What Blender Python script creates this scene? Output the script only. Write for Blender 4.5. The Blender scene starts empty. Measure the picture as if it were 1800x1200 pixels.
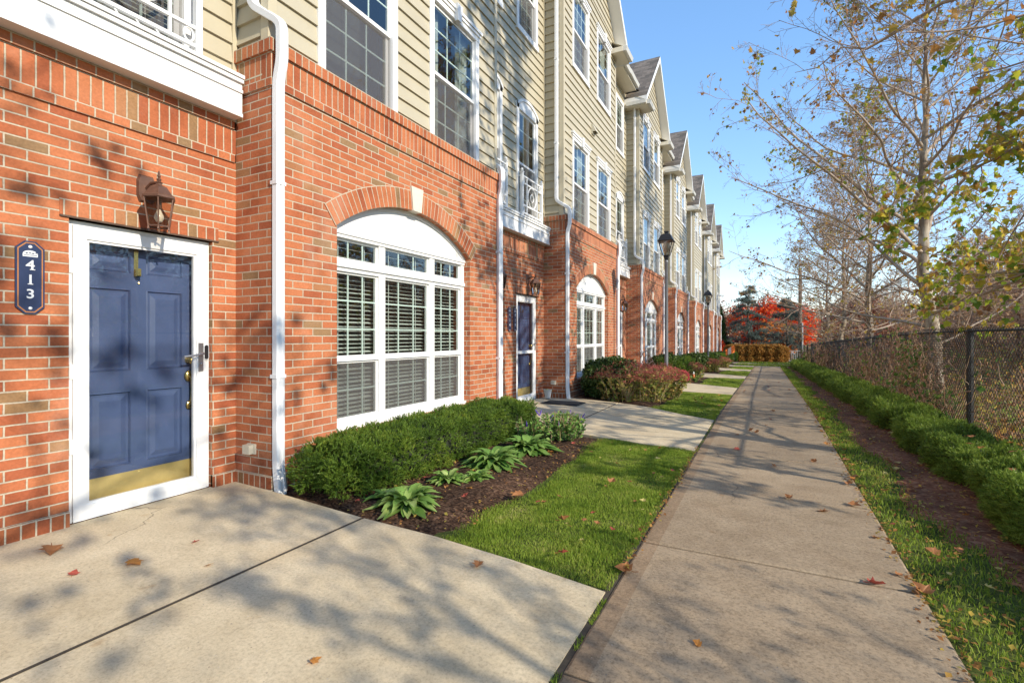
import bpy, math, random
import numpy as np
from mathutils import Vector, Matrix
C = bpy.context.scene.collection
R = math.radians
random.seed(7)
RNG = np.random.default_rng(7)

# ------------------------------------------------------------------ camera, light, exposure
SC = bpy.context.scene
cam = bpy.data.objects.new('camera', bpy.data.cameras.new('camera')); C.objects.link(cam)
cam.data.sensor_width = 36; cam.data.lens = 17.4; cam.data.shift_y = -0.0055
cam.data.clip_start = 0.05; cam.data.clip_end = 5000
cam.location = (0, 0, 1.30); cam.rotation_euler = (R(90), 0, R(27.3)); SC.camera = cam
SUN_DIR = Vector((1.0, -0.30, 0.56)).normalized()         # towards the sun
sun_el = math.asin(SUN_DIR.z); sun_rot = math.atan2(SUN_DIR.x, SUN_DIR.y)
w = bpy.data.worlds.new('World'); SC.world = w; w.use_nodes = True
wn = w.node_tree; sky = wn.nodes.new('ShaderNodeTexSky'); sky.sky_type = 'NISHITA'; sky.sun_disc = False
sky.sun_elevation = sun_el; sky.sun_rotation = sun_rot; sky.air_density = 1.0; sky.dust_density = 0.0; sky.ozone_density = 2.0
gm_ = wn.nodes.new('ShaderNodeGamma'); gm_.inputs[1].default_value = 0.70
hs_ = wn.nodes.new('ShaderNodeHueSaturation'); hs_.inputs['Saturation'].default_value = 1.34; hs_.inputs['Value'].default_value = 1.30
wn.links.new(sky.outputs[0], gm_.inputs[0]); wn.links.new(gm_.outputs[0], hs_.inputs['Color']); mt_ = wn.nodes.new('ShaderNodeMix'); mt_.data_type = 'RGBA'; mt_.blend_type = 'MULTIPLY'; mt_.inputs[0].default_value = 1; mt_.inputs[7].default_value = (0.97, 0.97, 1.03, 1)
wn.links.new(hs_.outputs[0], mt_.inputs[6]); wn.links.new(mt_.outputs[2], wn.nodes['Background'].inputs[0]); wn.nodes['Background'].inputs[1].default_value = 0.15
sl = bpy.data.lights.new('sun', 'SUN'); sl.energy = 2.65; sl.angle = R(0.55); sl.color = (1, 0.90, 0.74)
so = bpy.data.objects.new('sun', sl); C.objects.link(so); so.rotation_euler = SUN_DIR.to_track_quat('Z', 'Y').to_euler()
so.location = (20, -5, 30)
SC.view_settings.view_transform = 'Standard'; SC.view_settings.look = 'None'; SC.view_settings.exposure = 1.25
SC.view_settings.gamma = 1; SC.view_settings.use_curve_mapping = False

# ------------------------------------------------------------------ materials
def nt(name):
    m = bpy.data.materials.new(name); m.use_nodes = True
    return m, m.node_tree.nodes, m.node_tree.links, m.node_tree.nodes['Principled BSDF']
def ramp(N, stops, interp='LINEAR'):
    r = N.new('ShaderNodeValToRGB'); r.color_ramp.interpolation = interp
    e = r.color_ramp.elements
    while len(e) < len(stops): e.new(0.5)
    for i, (p, c) in enumerate(stops): e[i].position = p; e[i].color = (*c, 1)
    return r
def noise(N, L, vec, scale, detail=4, rough=0.55):
    n = N.new('ShaderNodeTexNoise'); n.inputs['Scale'].default_value = scale; n.inputs['Detail'].default_value = detail
    n.inputs['Roughness'].default_value = rough
    if vec is not None: L.new(vec, n.inputs['Vector'])
    return n
def mixc(N, L, fac, a, b, blend='MIX'):
    m = N.new('ShaderNodeMix'); m.data_type = 'RGBA'; m.blend_type = blend
    for s, v in ((0, fac), (6, a), (7, b)):
        if isinstance(v, (int, float)): m.inputs[s].default_value = v
        elif isinstance(v, tuple): m.inputs[s].default_value = (*v, 1)
        else: L.new(v, m.inputs[s])
    return m.outputs[2]
def bump(N, L, h, strength, dist, B):
    b = N.new('ShaderNodeBump'); b.inputs['Strength'].default_value = strength; b.inputs['Distance'].default_value = dist
    L.new(h, b.inputs['Height']); L.new(b.outputs[0], B.inputs['Normal']); return b
def coord(N): return N.new('ShaderNodeTexCoord').outputs['Object']

def brick_mat(name, bw, rh, offset, swap=False, sq=0.0):
    m, N, L, B = nt(name)
    uv = N.new('ShaderNodeUVMap').outputs[0]
    if swap:
        s = N.new('ShaderNodeSeparateXYZ'); c = N.new('ShaderNodeCombineXYZ'); L.new(uv, s.inputs[0])
        L.new(s.outputs[1], c.inputs[0]); L.new(s.outputs[0], c.inputs[1]); vec = c.outputs[0]
    else: vec = uv
    wob = noise(N, L, uv, 9, 2)
    v2 = N.new('ShaderNodeVectorMath'); v2.operation = 'MULTIPLY_ADD'; L.new(wob.outputs['Color'], v2.inputs[0])
    v2.inputs[1].default_value = (0.007, 0.005, 0); L.new(vec, v2.inputs[2])
    b = N.new('ShaderNodeTexBrick'); L.new(v2.outputs[0], b.inputs['Vector'])
    b.offset = offset; b.squash = 1
    b.inputs['Color1'].default_value = (0, 0, 0, 1); b.inputs['Color2'].default_value = (1, 1, 1, 1); b.inputs['Mortar'].default_value = (0.5, 0.5, 0.5, 1)
    for k, v in (('Scale', 1), ('Mortar Size', 0.0056), ('Mortar Smooth', 0.25), ('Bias', 0), ('Brick Width', bw), ('Row Height', rh)): b.inputs[k].default_value = v
    r = ramp(N, [(0, (0.33, 0.093, 0.041)), (0.3, (0.40, 0.124, 0.052)), (0.7, (0.46, 0.160, 0.068)), (0.925, (0.44, 0.16, 0.072)), (0.945, (0.29, 0.165, 0.075)), (1, (0.25, 0.155, 0.08))])
    L.new(b.outputs['Color'], r.inputs[0])
    n1 = noise(N, L, uv, 55, 5, 0.65); n2 = noise(N, L, uv, 3.2, 3)
    r1 = ramp(N, [(0.3, (0.72, 0.70, 0.68)), (0.7, (1.12, 1.1, 1.1))]); L.new(n1.outputs[0], r1.inputs[0])
    c1 = mixc(N, L, 0.8, r.outputs[0], r1.outputs[0], 'MULTIPLY')
    r2 = ramp(N, [(0.32, (0.78, 0.74, 0.72)), (0.5, (1, 1, 1)), (0.70, (1.10, 1.14, 1.2))]); L.new(n2.outputs[0], r2.inputs[0])
    c1 = mixc(N, L, 1.0, c1, r2.outputs[0], 'MULTIPLY')
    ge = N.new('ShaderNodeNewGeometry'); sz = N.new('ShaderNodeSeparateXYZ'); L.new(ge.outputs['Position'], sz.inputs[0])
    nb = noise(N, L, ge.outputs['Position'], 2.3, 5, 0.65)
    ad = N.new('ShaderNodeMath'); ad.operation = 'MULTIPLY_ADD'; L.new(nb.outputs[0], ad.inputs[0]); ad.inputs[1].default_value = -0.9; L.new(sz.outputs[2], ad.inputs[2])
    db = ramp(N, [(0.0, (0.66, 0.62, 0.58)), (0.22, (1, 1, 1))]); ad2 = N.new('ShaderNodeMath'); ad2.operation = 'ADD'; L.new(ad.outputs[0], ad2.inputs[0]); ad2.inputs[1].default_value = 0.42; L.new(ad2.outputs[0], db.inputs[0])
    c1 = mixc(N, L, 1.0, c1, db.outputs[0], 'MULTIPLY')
    ns = noise(N, L, ge.outputs['Position'], 1.1, 6, 0.7); es = ramp(N, [(0.56, (0, 0, 0)), (0.74, (0.34, 0.34, 0.34))]); L.new(ns.outputs[0], es.inputs[0])
    c1 = mixc(N, L, es.outputs[0], c1, (0.52, 0.33, 0.24))
    mo = ramp(N, [(0.3, (0.38, 0.32, 0.235)), (0.7, (0.52, 0.45, 0.34))]); L.new(n1.outputs[0], mo.inputs[0])
    col = mixc(N, L, b.outputs['Fac'], c1, mo.outputs[0]); L.new(col, B.inputs['Base Color'])
    B.inputs['Roughness'].default_value = 0.85; B.inputs['Specular IOR Level'].default_value = 0.25
    inv = N.new('ShaderNodeMath'); inv.operation = 'MULTIPLY_ADD'; L.new(b.outputs['Fac'], inv.inputs[0]); inv.inputs[1].default_value = -1
    sc = N.new('ShaderNodeMath'); sc.operation = 'MULTIPLY_ADD'; L.new(n1.outputs[0], sc.inputs[0]); sc.inputs[1].default_value = 0.35; sc.inputs[2].default_value = 1; L.new(sc.outputs[0], inv.inputs[2])
    bump(N, L, inv.outputs[0], 0.8, 0.006, B)
    return m
def flat(name, col, rough=0.5, metal=0, nscale=0, namt=0.12, bumpd=0.0, spec=0.5):
    m, N, L, B = nt(name); B.inputs['Roughness'].default_value = rough; B.inputs['Metallic'].default_value = metal
    B.inputs['Specular IOR Level'].default_value = spec
    B.inputs['Base Color'].default_value = (*col, 1)
    if nscale:
        o = coord(N); n = noise(N, L, o, nscale, 5, 0.6)
        r = ramp(N, [(0.25, tuple(c*(1-namt) for c in col)), (0.75, tuple(min(1, c*(1+namt)) for c in col))])
        L.new(n.outputs[0], r.inputs[0]); L.new(r.outputs[0], B.inputs['Base Color'])
        if bumpd: bump(N, L, n.outputs[0], 0.6, bumpd, B)
    return m
def foliage(name, cols, trans=0.35, rough=0.6, patch=0):
    m, N, L, B = nt(name)
    g = N.new('ShaderNodeNewGeometry'); r = ramp(N, [(i/(max(1, len(cols)-1)), c) for i, c in enumerate(cols)])
    if patch:
        pn = noise(N, L, g.outputs['Position'], patch, 3, 0.6); ma = N.new('ShaderNodeMath'); ma.operation = 'MULTIPLY_ADD'; L.new(pn.outputs[0], ma.inputs[0]); ma.inputs[1].default_value = 1.5; ma.inputs[2].default_value = -0.62
        mb_ = N.new('ShaderNodeMath'); mb_.operation = 'MULTIPLY_ADD'; L.new(g.outputs['Random Per Island'], mb_.inputs[0]); mb_.inputs[1].default_value = 0.62; mb_.use_clamp = True; L.new(ma.outputs[0], mb_.inputs[2]); L.new(mb_.outputs[0], r.inputs[0])
    else: L.new(g.outputs['Random Per Island'], r.inputs[0])
    L.new(r.outputs[0], B.inputs['Base Color'])
    B.inputs['Roughness'].default_value = rough; B.inputs['Specular IOR Level'].default_value = 0.25
    t = N.new('ShaderNodeBsdfTranslucent'); L.new(r.outputs[0], t.inputs[0])
    x = N.new('ShaderNodeMixShader'); x.inputs[0].default_value = trans
    L.new(B.outputs[0], x.inputs[1]); L.new(t.outputs[0], x.inputs[2]); L.new(x.outputs[0], N['Material Output'].inputs[0])
    return m
def concrete(name, ca, cb, edge=False):
    m, N, L, B = nt(name); o = coord(N)
    n1 = noise(N, L, o, 0.9, 5, 0.6); n2 = noise(N, L, o, 62, 5, 0.8); n3 = noise(N, L, o, 5, 6, 0.6)
    r = ramp(N, [(0.34, ca), (0.66, cb)]); mx = mixc(N, L, 0.45, n1.outputs[0], n3.outputs[0]); L.new(mx, r.inputs[0])
    r2 = ramp(N, [(0.32, (0.42, 0.40, 0.38)), (0.5, (1, 1, 1)), (0.68, (1.34, 1.33, 1.30))]); L.new(n2.outputs[0], r2.inputs[0])
    c = mixc(N, L, 0.75 if edge else 0.48, r.outputs[0], r2.outputs[0], 'MULTIPLY')
    v = N.new('ShaderNodeTexVoronoi'); v.inputs['Scale'].default_value = 26; L.new(o, v.inputs['Vector'])
    th = ramp(N, [(0.07, (1, 1, 1)), (0.11, (0, 0, 0))]); L.new(v.outputs['Distance'], th.inputs[0])
    vs = N.new('ShaderNodeSeparateColor'); L.new(v.outputs['Color'], vs.inputs[0])
    gt = N.new('ShaderNodeMath'); gt.operation = 'GREATER_THAN'; L.new(vs.outputs[0], gt.inputs[0]); gt.inputs[1].default_value = 0.55
    mu = N.new('ShaderNodeMath'); mu.operation = 'MULTIPLY'; L.new(th.outputs[0], mu.inputs[0]); L.new(gt.outputs[0], mu.inputs[1])
    pc = ramp(N, [(0, (0.13, 0.135, 0.14)), (0.5, (0.22, 0.16, 0.11)), (1, (0.55, 0.5, 0.42))]); L.new(vs.outputs[1], pc.inputs[0])
    mu2 = N.new('ShaderNodeMath'); mu2.operation = 'MULTIPLY'; L.new(mu.outputs[0], mu2.inputs[0]); mu2.inputs[1].default_value = 0.75
    c = mixc(N, L, mu2.outputs[0], c, pc.outputs[0])
    st = noise(N, L, o, 1.7, 3, 0.5); sr = ramp(N, [(0.55, (1, 1, 1)), (0.75, (0.90, 0.87, 0.84))]); L.new(st.outputs[0], sr.inputs[0])
    c = mixc(N, L, 1.0, c, sr.outputs[0], 'MULTIPLY')
    wv = noise(N, L, o, 2.5, 5, 0.6); wa = N.new('ShaderNodeVectorMath'); wa.operation = 'MULTIPLY_ADD'; L.new(wv.outputs['Color'], wa.inputs[0]); wa.inputs[1].default_value = (0.35, 0.35, 0); L.new(o, wa.inputs[2])
    vc = N.new('ShaderNodeTexVoronoi'); vc.feature = 'DISTANCE_TO_EDGE'; vc.inputs['Scale'].default_value = 0.55; L.new(wa.outputs[0], vc.inputs['Vector'])
    cr = ramp(N, [(0.0, (1, 1, 1)), (0.0035, (0, 0, 0))]); L.new(vc.outputs['Distance'], cr.inputs[0]); cm = noise(N, L, o, 0.8, 2); cmr = ramp(N, [(0.50, (0, 0, 0)), (0.56, (0.75, 0.75, 0.75))]); L.new(cm.outputs[0], cmr.inputs[0])
    ck = mixc(N, L, 1.0, cr.outputs[0], cmr.outputs[0], 'MULTIPLY'); c = mixc(N, L, ck, c, (0.10, 0.08, 0.06))
    bl = noise(N, L, o, 7, 2, 0.4); blr = ramp(N, [(0.72, (1, 1, 1)), (0.78, (0.86, 0.79, 0.72))]); L.new(bl.outputs[0], blr.inputs[0]); c = mixc(N, L, 1.0, c, blr.outputs[0], 'MULTIPLY')
    if edge:
        gi = N.new('ShaderNodeNewGeometry'); tr_ = ramp(N, [(0, (0.82, 0.81, 0.80)), (1, (1.08, 1.07, 1.06))]); L.new(gi.outputs['Random Per Island'], tr_.inputs[0]); c = mixc(N, L, 1.0, c, tr_.outputs[0], 'MULTIPLY')
        s = N.new('ShaderNodeSeparateXYZ'); L.new(o, s.inputs[0])
        l = N.new('ShaderNodeMath'); l.operation = 'LESS_THAN'; L.new(s.outputs[0], l.inputs[0]); l.inputs[1].default_value = -0.60
        c = mixc(N, L, l.outputs[0], c, mixc(N, L, 1.0, c, (0.86, 0.80, 0.76), 'MULTIPLY'))
    L.new(c, B.inputs['Base Color']); B.inputs['Roughness'].default_value = 0.9; B.inputs['Specular IOR Level'].default_value = 0.2
    bump(N, L, n2.outputs[0], 0.5, 0.004, B)
    return m
def mulch_mat(name, cols, scale=60):
    m, N, L, B = nt(name); o = coord(N)
    mp = N.new('ShaderNodeMapping'); mp.inputs['Scale'].default_value = (1, 1.6, 1); L.new(o, mp.inputs[0])
    v = N.new('ShaderNodeTexVoronoi'); v.inputs['Scale'].default_value = scale; L.new(mp.outputs[0], v.inputs['Vector'])
    sp = N.new('ShaderNodeSeparateColor'); L.new(v.outputs['Color'], sp.inputs[0])
    r = ramp(N, [(i/(len(cols)-1), c) for i, c in enumerate(cols)]); L.new(sp.outputs[0], r.inputs[0])
    n = noise(N, L, o, 2.2, 4); r2 = ramp(N, [(0.35, (0.6, 0.6, 0.6)), (0.65, (1.25, 1.2, 1.15))]); L.new(n.outputs[0], r2.inputs[0])
    L.new(mixc(N, L, 1, r.outputs[0], r2.outputs[0], 'MULTIPLY'), B.inputs['Base Color']); B.inputs['Roughness'].default_value = 0.95
    B.inputs['Specular IOR Level'].default_value = 0.1
    bump(N, L, sp.outputs[1], 1.0, 0.015, B); return m
def glass_mat(name, tint, base=0.05, gain=1.25):
    m, N, L, B = nt(name); N.remove(B)
    t = N.new('ShaderNodeBsdfTransparent'); t.inputs[0].default_value = (*tint, 1)
    g = N.new('ShaderNodeBsdfGlossy'); g.inputs['Roughness'].default_value = 0.004; g.inputs[0].default_value = (1, 1, 1, 1)
    f = N.new('ShaderNodeFresnel'); f.inputs[0].default_value = 1.5
    ma = N.new('ShaderNodeMath'); ma.operation = 'MULTIPLY_ADD'; ma.use_clamp = True; L.new(f.outputs[0], ma.inputs[0]); ma.inputs[1].default_value = gain; ma.inputs[2].default_value = base
    o = coord(N); n = noise(N, L, o, 1.3, 2); b = N.new('ShaderNodeBump'); b.inputs['Strength'].default_value = 0.15; b.inputs['Distance'].default_value = 0.01
    L.new(n.outputs[0], b.inputs['Height']); L.new(b.outputs[0], g.inputs['Normal'])
    x = N.new('ShaderNodeMixShader'); L.new(ma.outputs[0], x.inputs[0]); L.new(t.outputs[0], x.inputs[1]); L.new(g.outputs[0], x.inputs[2])
    L.new(x.outputs[0], N['Material Output'].inputs[0]); return m
def screen_mat(name, col, fac):
    m, N, L, B = nt(name); B.inputs['Base Color'].default_value = (*col, 1); B.inputs['Roughness'].default_value = 0.8
    t = N.new('ShaderNodeBsdfTransparent'); x = N.new('ShaderNodeMixShader'); x.inputs[0].default_value = fac
    L.new(t.outputs[0], x.inputs[1]); L.new(B.outputs[0], x.inputs[2]); L.new(x.outputs[0], N['Material Output'].inputs[0]); return m
def bark_syc(name):
    m, N, L, B = nt(name); o = coord(N)
    mp = N.new('ShaderNodeMapping'); mp.inputs['Scale'].default_value = (1, 1, 0.35); L.new(o, mp.inputs[0])
    v = noise(N, L, mp.outputs[0], 5.5, 5, 0.6)
    r = ramp(N, [(0.36, (0.13, 0.09, 0.06)), (0.47, (0.22, 0.165, 0.11)), (0.56, (0.36, 0.30, 0.22)), (0.70, (0.48, 0.42, 0.33))]); L.new(v.outputs[0], r.inputs[0])
    L.new(r.outputs[0], B.inputs['Base Color']); B.inputs['Roughness'].default_value = 0.85; bump(N, L, v.outputs[0], 0.4, 0.01, B); return m
def shingle_mat():
    m, N, L, B = nt('roof shingles'); uv = N.new('ShaderNodeUVMap').outputs[0]
    b = N.new('ShaderNodeTexBrick'); L.new(uv, b.inputs['Vector']); b.offset = 0.5
    b.inputs['Color1'].default_value = (0.10, 0.085, 0.07, 1); b.inputs['Color2'].default_value = (0.22, 0.18, 0.145, 1); b.inputs['Mortar'].default_value = (0.07, 0.06, 0.05, 1)
    for k, v in (('Scale', 1), ('Mortar Size', 0.004), ('Brick Width', 0.28), ('Row Height', 0.14)): b.inputs[k].default_value = v
    n = noise(N, L, uv, 40, 4); r = ramp(N, [(0.3, (0.7, 0.7, 0.7)), (0.7, (1.2, 1.2, 1.2))]); L.new(n.outputs[0], r.inputs[0])
    L.new(mixc(N, L, 1, b.outputs['Color'], r.outputs[0], 'MULTIPLY'), B.inputs['Base Color']); B.inputs['Roughness'].default_value = 0.95
    bump(N, L, b.outputs['Fac'], 0.5, -0.01, B); return m

M = {}
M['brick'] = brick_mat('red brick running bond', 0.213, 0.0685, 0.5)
M['soldier'] = brick_mat('red brick soldier course', 0.215, 0.0715, 0.0, True)
M['rowlock'] = brick_mat('red brick rowlock course', 0.108, 0.0715, 0.0, True)
M['header'] = brick_mat('red brick header course', 0.107, 0.0685, 0.0)
M['white'] = flat('white painted trim', (0.72, 0.72, 0.71), 0.42, 0, 1.5, 0.04)
M['vinylwhite'] = flat('white aluminium', (0.72, 0.725, 0.73), 0.35, 0, 6, 0.04)
M['siding'] = flat('tan vinyl siding', (0.425, 0.38, 0.275), 0.55, 0, 2.5, 0.07)
M['post'] = flat('tan vinyl corner post', (0.46, 0.405, 0.285), 0.5, 0, 2, 0.05)
M['soffit'] = flat('cream soffit', (0.62, 0.57, 0.46), 0.6, 0, 3, 0.05)
M['fascia'] = flat('grey white fascia', (0.55, 0.54, 0.50), 0.5, 0, 3, 0.07)
M['shingle'] = shingle_mat()
M['glass'] = glass_mat('window glass', (0.72, 0.80, 0.79))
M['stormglass'] = glass_mat('storm door glass', (0.93, 0.95, 0.95), 0.02, 0.8)
M['screen'] = screen_mat('insect screen', (0.14, 0.13, 0.125), 0.42)
M['grille'] = flat('window grille', (0.78, 0.82, 0.80), 0.4, 0, 8, 0.03)
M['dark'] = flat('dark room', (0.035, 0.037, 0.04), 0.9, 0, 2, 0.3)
M['blind'] = flat('white blinds', (0.74, 0.73, 0.70), 0.6, 0, 4, 0.05)
M['curtain'] = flat('pale curtain', (0.46, 0.46, 0.44), 0.8, 0, 3, 0.1)
M['blue'] = flat('navy door paint', (0.060, 0.088, 0.185), 0.38, 0, 6, 0.12)
M['signblue'] = flat('navy sign paint', (0.020, 0.032, 0.085), 0.35, 0, 8, 0.1)
M['signorange'] = flat('orange sign line', (0.42, 0.16, 0.045), 0.45, 0, 8, 0.1)
M['brass'] = flat('polished brass', (0.72, 0.50, 0.17), 0.22, 1, 12, 0.1)
M['brassdull'] = flat('dull brass plate', (0.70, 0.54, 0.22), 0.38, 0.6, 7, 0.15)
M['bronze'] = flat('bronze lantern metal', (0.15, 0.078, 0.052), 0.45, 0.4, 20, 0.25)
M['lanternglass'] = glass_mat('lantern glass', (0.88, 0.84, 0.78), 0.03, 1.0)
M['bulb'] = flat('bulb glass', (0.75, 0.70, 0.6), 0.15, 0, 8, 0.05)
M['steel'] = flat('grey brushed steel', (0.38, 0.38, 0.39), 0.35, 0.9, 30, 0.1)
M['black'] = flat('black plastic', (0.02, 0.02, 0.022), 0.3, 0, 10, 0.1)
M['lintel'] = flat('rusted steel lintel', (0.10, 0.055, 0.035), 0.7, 0.2, 12, 0.35)
M['stone'] = flat('cream keystone', (0.62, 0.56, 0.46), 0.85, 0, 25, 0.1, 0.003)
M['outlet'] = flat('beige outlet cover', (0.50, 0.46, 0.36), 0.5, 0, 10, 0.08)
M['pad'] = concrete('entry concrete', (0.45, 0.365, 0.235), (0.62, 0.52, 0.355))
M['walk'] = concrete('walkway concrete', (0.265, 0.198, 0.128), (0.40, 0.312, 0.21), True)
M['mulch'] = mulch_mat('dark mulch', [(0.018, 0.011, 0.008), (0.05, 0.028, 0.018), (0.085, 0.048, 0.030), (0.16, 0.10, 0.065)], 55)
M['dirt'] = mulch_mat('reddish dirt', [(0.11, 0.045, 0.027), (0.19, 0.08, 0.048), (0.22, 0.10, 0.06), (0.30, 0.18, 0.11)], 38)
M['soil'] = mulch_mat('lawn soil', [(0.05, 0.07, 0.018), (0.08, 0.11, 0.025), (0.11, 0.13, 0.04)], 60)
M['ground'] = mulch_mat('leafy ground', [(0.14, 0.09, 0.05), (0.24, 0.15, 0.075), (0.30, 0.22, 0.10), (0.16, 0.17, 0.06)], 9)
M['joint'] = flat('dark joint earth', (0.055, 0.042, 0.028), 0.95, 0, 30, 0.5)
M['grass'] = foliage('grass blades', [(0.11, 0.18, 0.018), (0.18, 0.275, 0.026), (0.255, 0.345, 0.04), (0.35, 0.40, 0.07), (0.48, 0.42, 0.18)], 0.4, 0.6, 2.6)
M['yew'] = foliage('yew needles', [(0.04, 0.075, 0.012), (0.075, 0.135, 0.018), (0.12, 0.20, 0.025), (0.19, 0.27, 0.035), (0.33, 0.35, 0.05)], 0.35, 0.45, 3.5)
M['yewd'] = foliage('darker yew needles', [(0.07, 0.11, 0.018), (0.17, 0.25, 0.035), (0.26, 0.35, 0.055), (0.38, 0.46, 0.10)], 0.45, 0.45, 3.0)
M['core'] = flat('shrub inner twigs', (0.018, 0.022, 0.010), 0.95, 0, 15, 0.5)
M['box'] = foliage('boxwood leaves', [(0.03, 0.055, 0.012), (0.055, 0.095, 0.02), (0.09, 0.14, 0.03), (0.14, 0.18, 0.06)], 0.25, 0.35)
M['hosta'] = foliage('hosta leaves', [(0.14, 0.27, 0.05), (0.23, 0.38, 0.08), (0.32, 0.46, 0.12), (0.44, 0.52, 0.18)], 0.35, 0.45)
M['perennial'] = foliage('grey green perennial leaves', [(0.12, 0.24, 0.045), (0.19, 0.33, 0.07), (0.28, 0.40, 0.11)], 0.35)
M['violet'] = foliage('violet flower spikes', [(0.10, 0.06, 0.35), (0.16, 0.09, 0.45)], 0.3)
M['sedumleaf'] = foliage('yellowing stonecrop leaves', [(0.14, 0.21, 0.04), (0.27, 0.32, 0.07), (0.44, 0.40, 0.10), (0.48, 0.27, 0.09)], 0.4)
M['sedumflower'] = foliage('rusty pink flower heads', [(0.30, 0.065, 0.05), (0.42, 0.105, 0.08), (0.50, 0.16, 0.12), (0.34, 0.13, 0.07)], 0.3)
M['stem'] = foliage('dry stems', [(0.22, 0.14, 0.07), (0.36, 0.26, 0.14), (0.42, 0.33, 0.2)], 0.15)
M['mum'] = foliage('crimson flowers', [(0.40, 0.02, 0.05), (0.55, 0.04, 0.08), (0.62, 0.08, 0.12)], 0.3)
M['bark'] = bark_syc('mottled sycamore bark')
M['limb'] = flat('grey brown limb bark', (0.35, 0.275, 0.205), 0.85, 0, 5, 0.4)
M['twig'] = flat('brown twigs', (0.34, 0.245, 0.175), 0.85, 0, 4, 0.3)
M['darktwig'] = flat('dark twigs', (0.085, 0.06, 0.045), 0.85, 0, 4, 0.35)
M['leafgreen'] = foliage('turning sycamore leaves', [(0.11, 0.19, 0.025), (0.20, 0.29, 0.03), (0.34, 0.40, 0.04), (0.52, 0.48, 0.05), (0.60, 0.42, 0.06), (0.42, 0.20, 0.05)], 0.55)
M['leafbrown'] = foliage('dry sycamore leaves', [(0.22, 0.10, 0.04), (0.38, 0.17, 0.055), (0.46, 0.23, 0.065), (0.52, 0.38, 0.07), (0.32, 0.30, 0.07)], 0.45)
M['fallen'] = foliage('fallen brown leaves', [(0.18, 0.08, 0.035), (0.30, 0.13, 0.05), (0.40, 0.17, 0.06)], 0.15)
M['fallenorange'] = foliage('fallen orange leaves', [(0.42, 0.17, 0.04), (0.50, 0.22, 0.05)], 0.2)
M['fallenred'] = foliage('fallen red leaves', [(0.34, 0.06, 0.04), (0.42, 0.10, 0.07)], 0.2)
M['fallenyellow'] = foliage('fallen yellow leaves', [(0.50, 0.38, 0.08), (0.48, 0.42, 0.18)], 0.2)
M['redmaple'] = foliage('scarlet maple leaves', [(0.62, 0.03, 0.015), (0.80, 0.07, 0.025), (0.85, 0.15, 0.03), (0.82, 0.26, 0.03)], 0.6)
M['orangeleaf'] = foliage('orange leaves', [(0.55, 0.16, 0.02), (0.66, 0.25, 0.03), (0.50, 0.10, 0.02)], 0.45)
M['pinkleaf'] = foliage('faded rusty leaves', [(0.24, 0.09, 0.06), (0.34, 0.13, 0.08), (0.40, 0.2, 0.12)], 0.4)
M['cedar'] = foliage('blue grey cedar needles', [(0.07, 0.10, 0.085), (0.11, 0.155, 0.135), (0.18, 0.22, 0.19)], 0.15)
M['evergreen'] = foliage('dark evergreen needles', [(0.02, 0.055, 0.015), (0.035, 0.09, 0.02), (0.06, 0.13, 0.03)], 0.2)
M['brownhedge'] = foliage('rust brown hedge leaves', [(0.26, 0.12, 0.035), (0.40, 0.19, 0.045), (0.50, 0.26, 0.06), (0.32, 0.24, 0.06)], 0.4)
M['brush'] = foliage('mixed autumn brush leaves', [(0.30, 0.13, 0.06), (0.44, 0.22, 0.07), (0.55, 0.38, 0.09), (0.34, 0.36, 0.08), (0.24, 0.34, 0.08), (0.46, 0.27, 0.17)], 0.6)
M['wood'] = foliage('far woodland leaves', [(0.50, 0.31, 0.22), (0.58, 0.36, 0.23), (0.54, 0.41, 0.27), (0.64, 0.42, 0.20)], 0.55)
M['vinestem'] = foliage('dry vine stems', [(0.26, 0.14, 0.085), (0.40, 0.23, 0.14), (0.52, 0.37, 0.25)], 0.3)
M['vineleaf'] = foliage('green vine leaves', [(0.05, 0.12, 0.025), (0.09, 0.18, 0.03), (0.15, 0.25, 0.05), (0.30, 0.14, 0.05)], 0.4)
M['fence'] = flat('black vinyl coated fence', (0.022, 0.021, 0.02), 0.45, 0, 15, 0.25)
M['lamppost'] = flat('grey painted lamp post', (0.16, 0.165, 0.18), 0.45, 0.2, 10, 0.15)
M['lampblack'] = flat('black lamp metal', (0.02, 0.02, 0.022), 0.4, 0.2, 15, 0.2)
M['lamppane'] = flat('hazy lamp pane', (0.62, 0.56, 0.46), 0.2, 0, 8, 0.1)
M['mat'] = flat('black rubber mat', (0.025, 0.025, 0.027), 0.8, 0, 60, 0.5, 0.004)
M['pot'] = flat('pale grey pot', (0.42, 0.42, 0.41), 0.6, 0, 20, 0.1)
M['orange'] = flat('orange plastic', (0.75, 0.16, 0.02), 0.4, 0, 10, 0.1)
M['offwhite'] = flat('off white plastic', (0.7, 0.68, 0.6), 0.4, 0, 10, 0.08)
M['brownmetal'] = flat('brown bench metal', (0.09, 0.055, 0.045), 0.5, 0.3, 12, 0.2)
M['umbrella'] = flat('dark red canvas', (0.17, 0.03, 0.02), 0.85, 0, 5, 0.2)
M['carwhite'] = flat('white car paint', (0.72, 0.73, 0.75), 0.2, 0, 3, 0.03)
M['carglass'] = flat('dark car glass', (0.02, 0.025, 0.03), 0.08, 0, 5, 0.1)
M['tyre'] = flat('tyre rubber', (0.02, 0.02, 0.02), 0.8, 0, 20, 0.3)
M['polewood'] = flat('weathered pole wood', (0.17, 0.125, 0.095), 0.9, 0, 6, 0.3, 0.01)
M['cable'] = flat('black cable', (0.02, 0.02, 0.02), 0.6, 0, 5, 0.1)
M['galv'] = flat('galvanised rail', (0.52, 0.53, 0.54), 0.4, 0.3, 10, 0.1)

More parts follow.
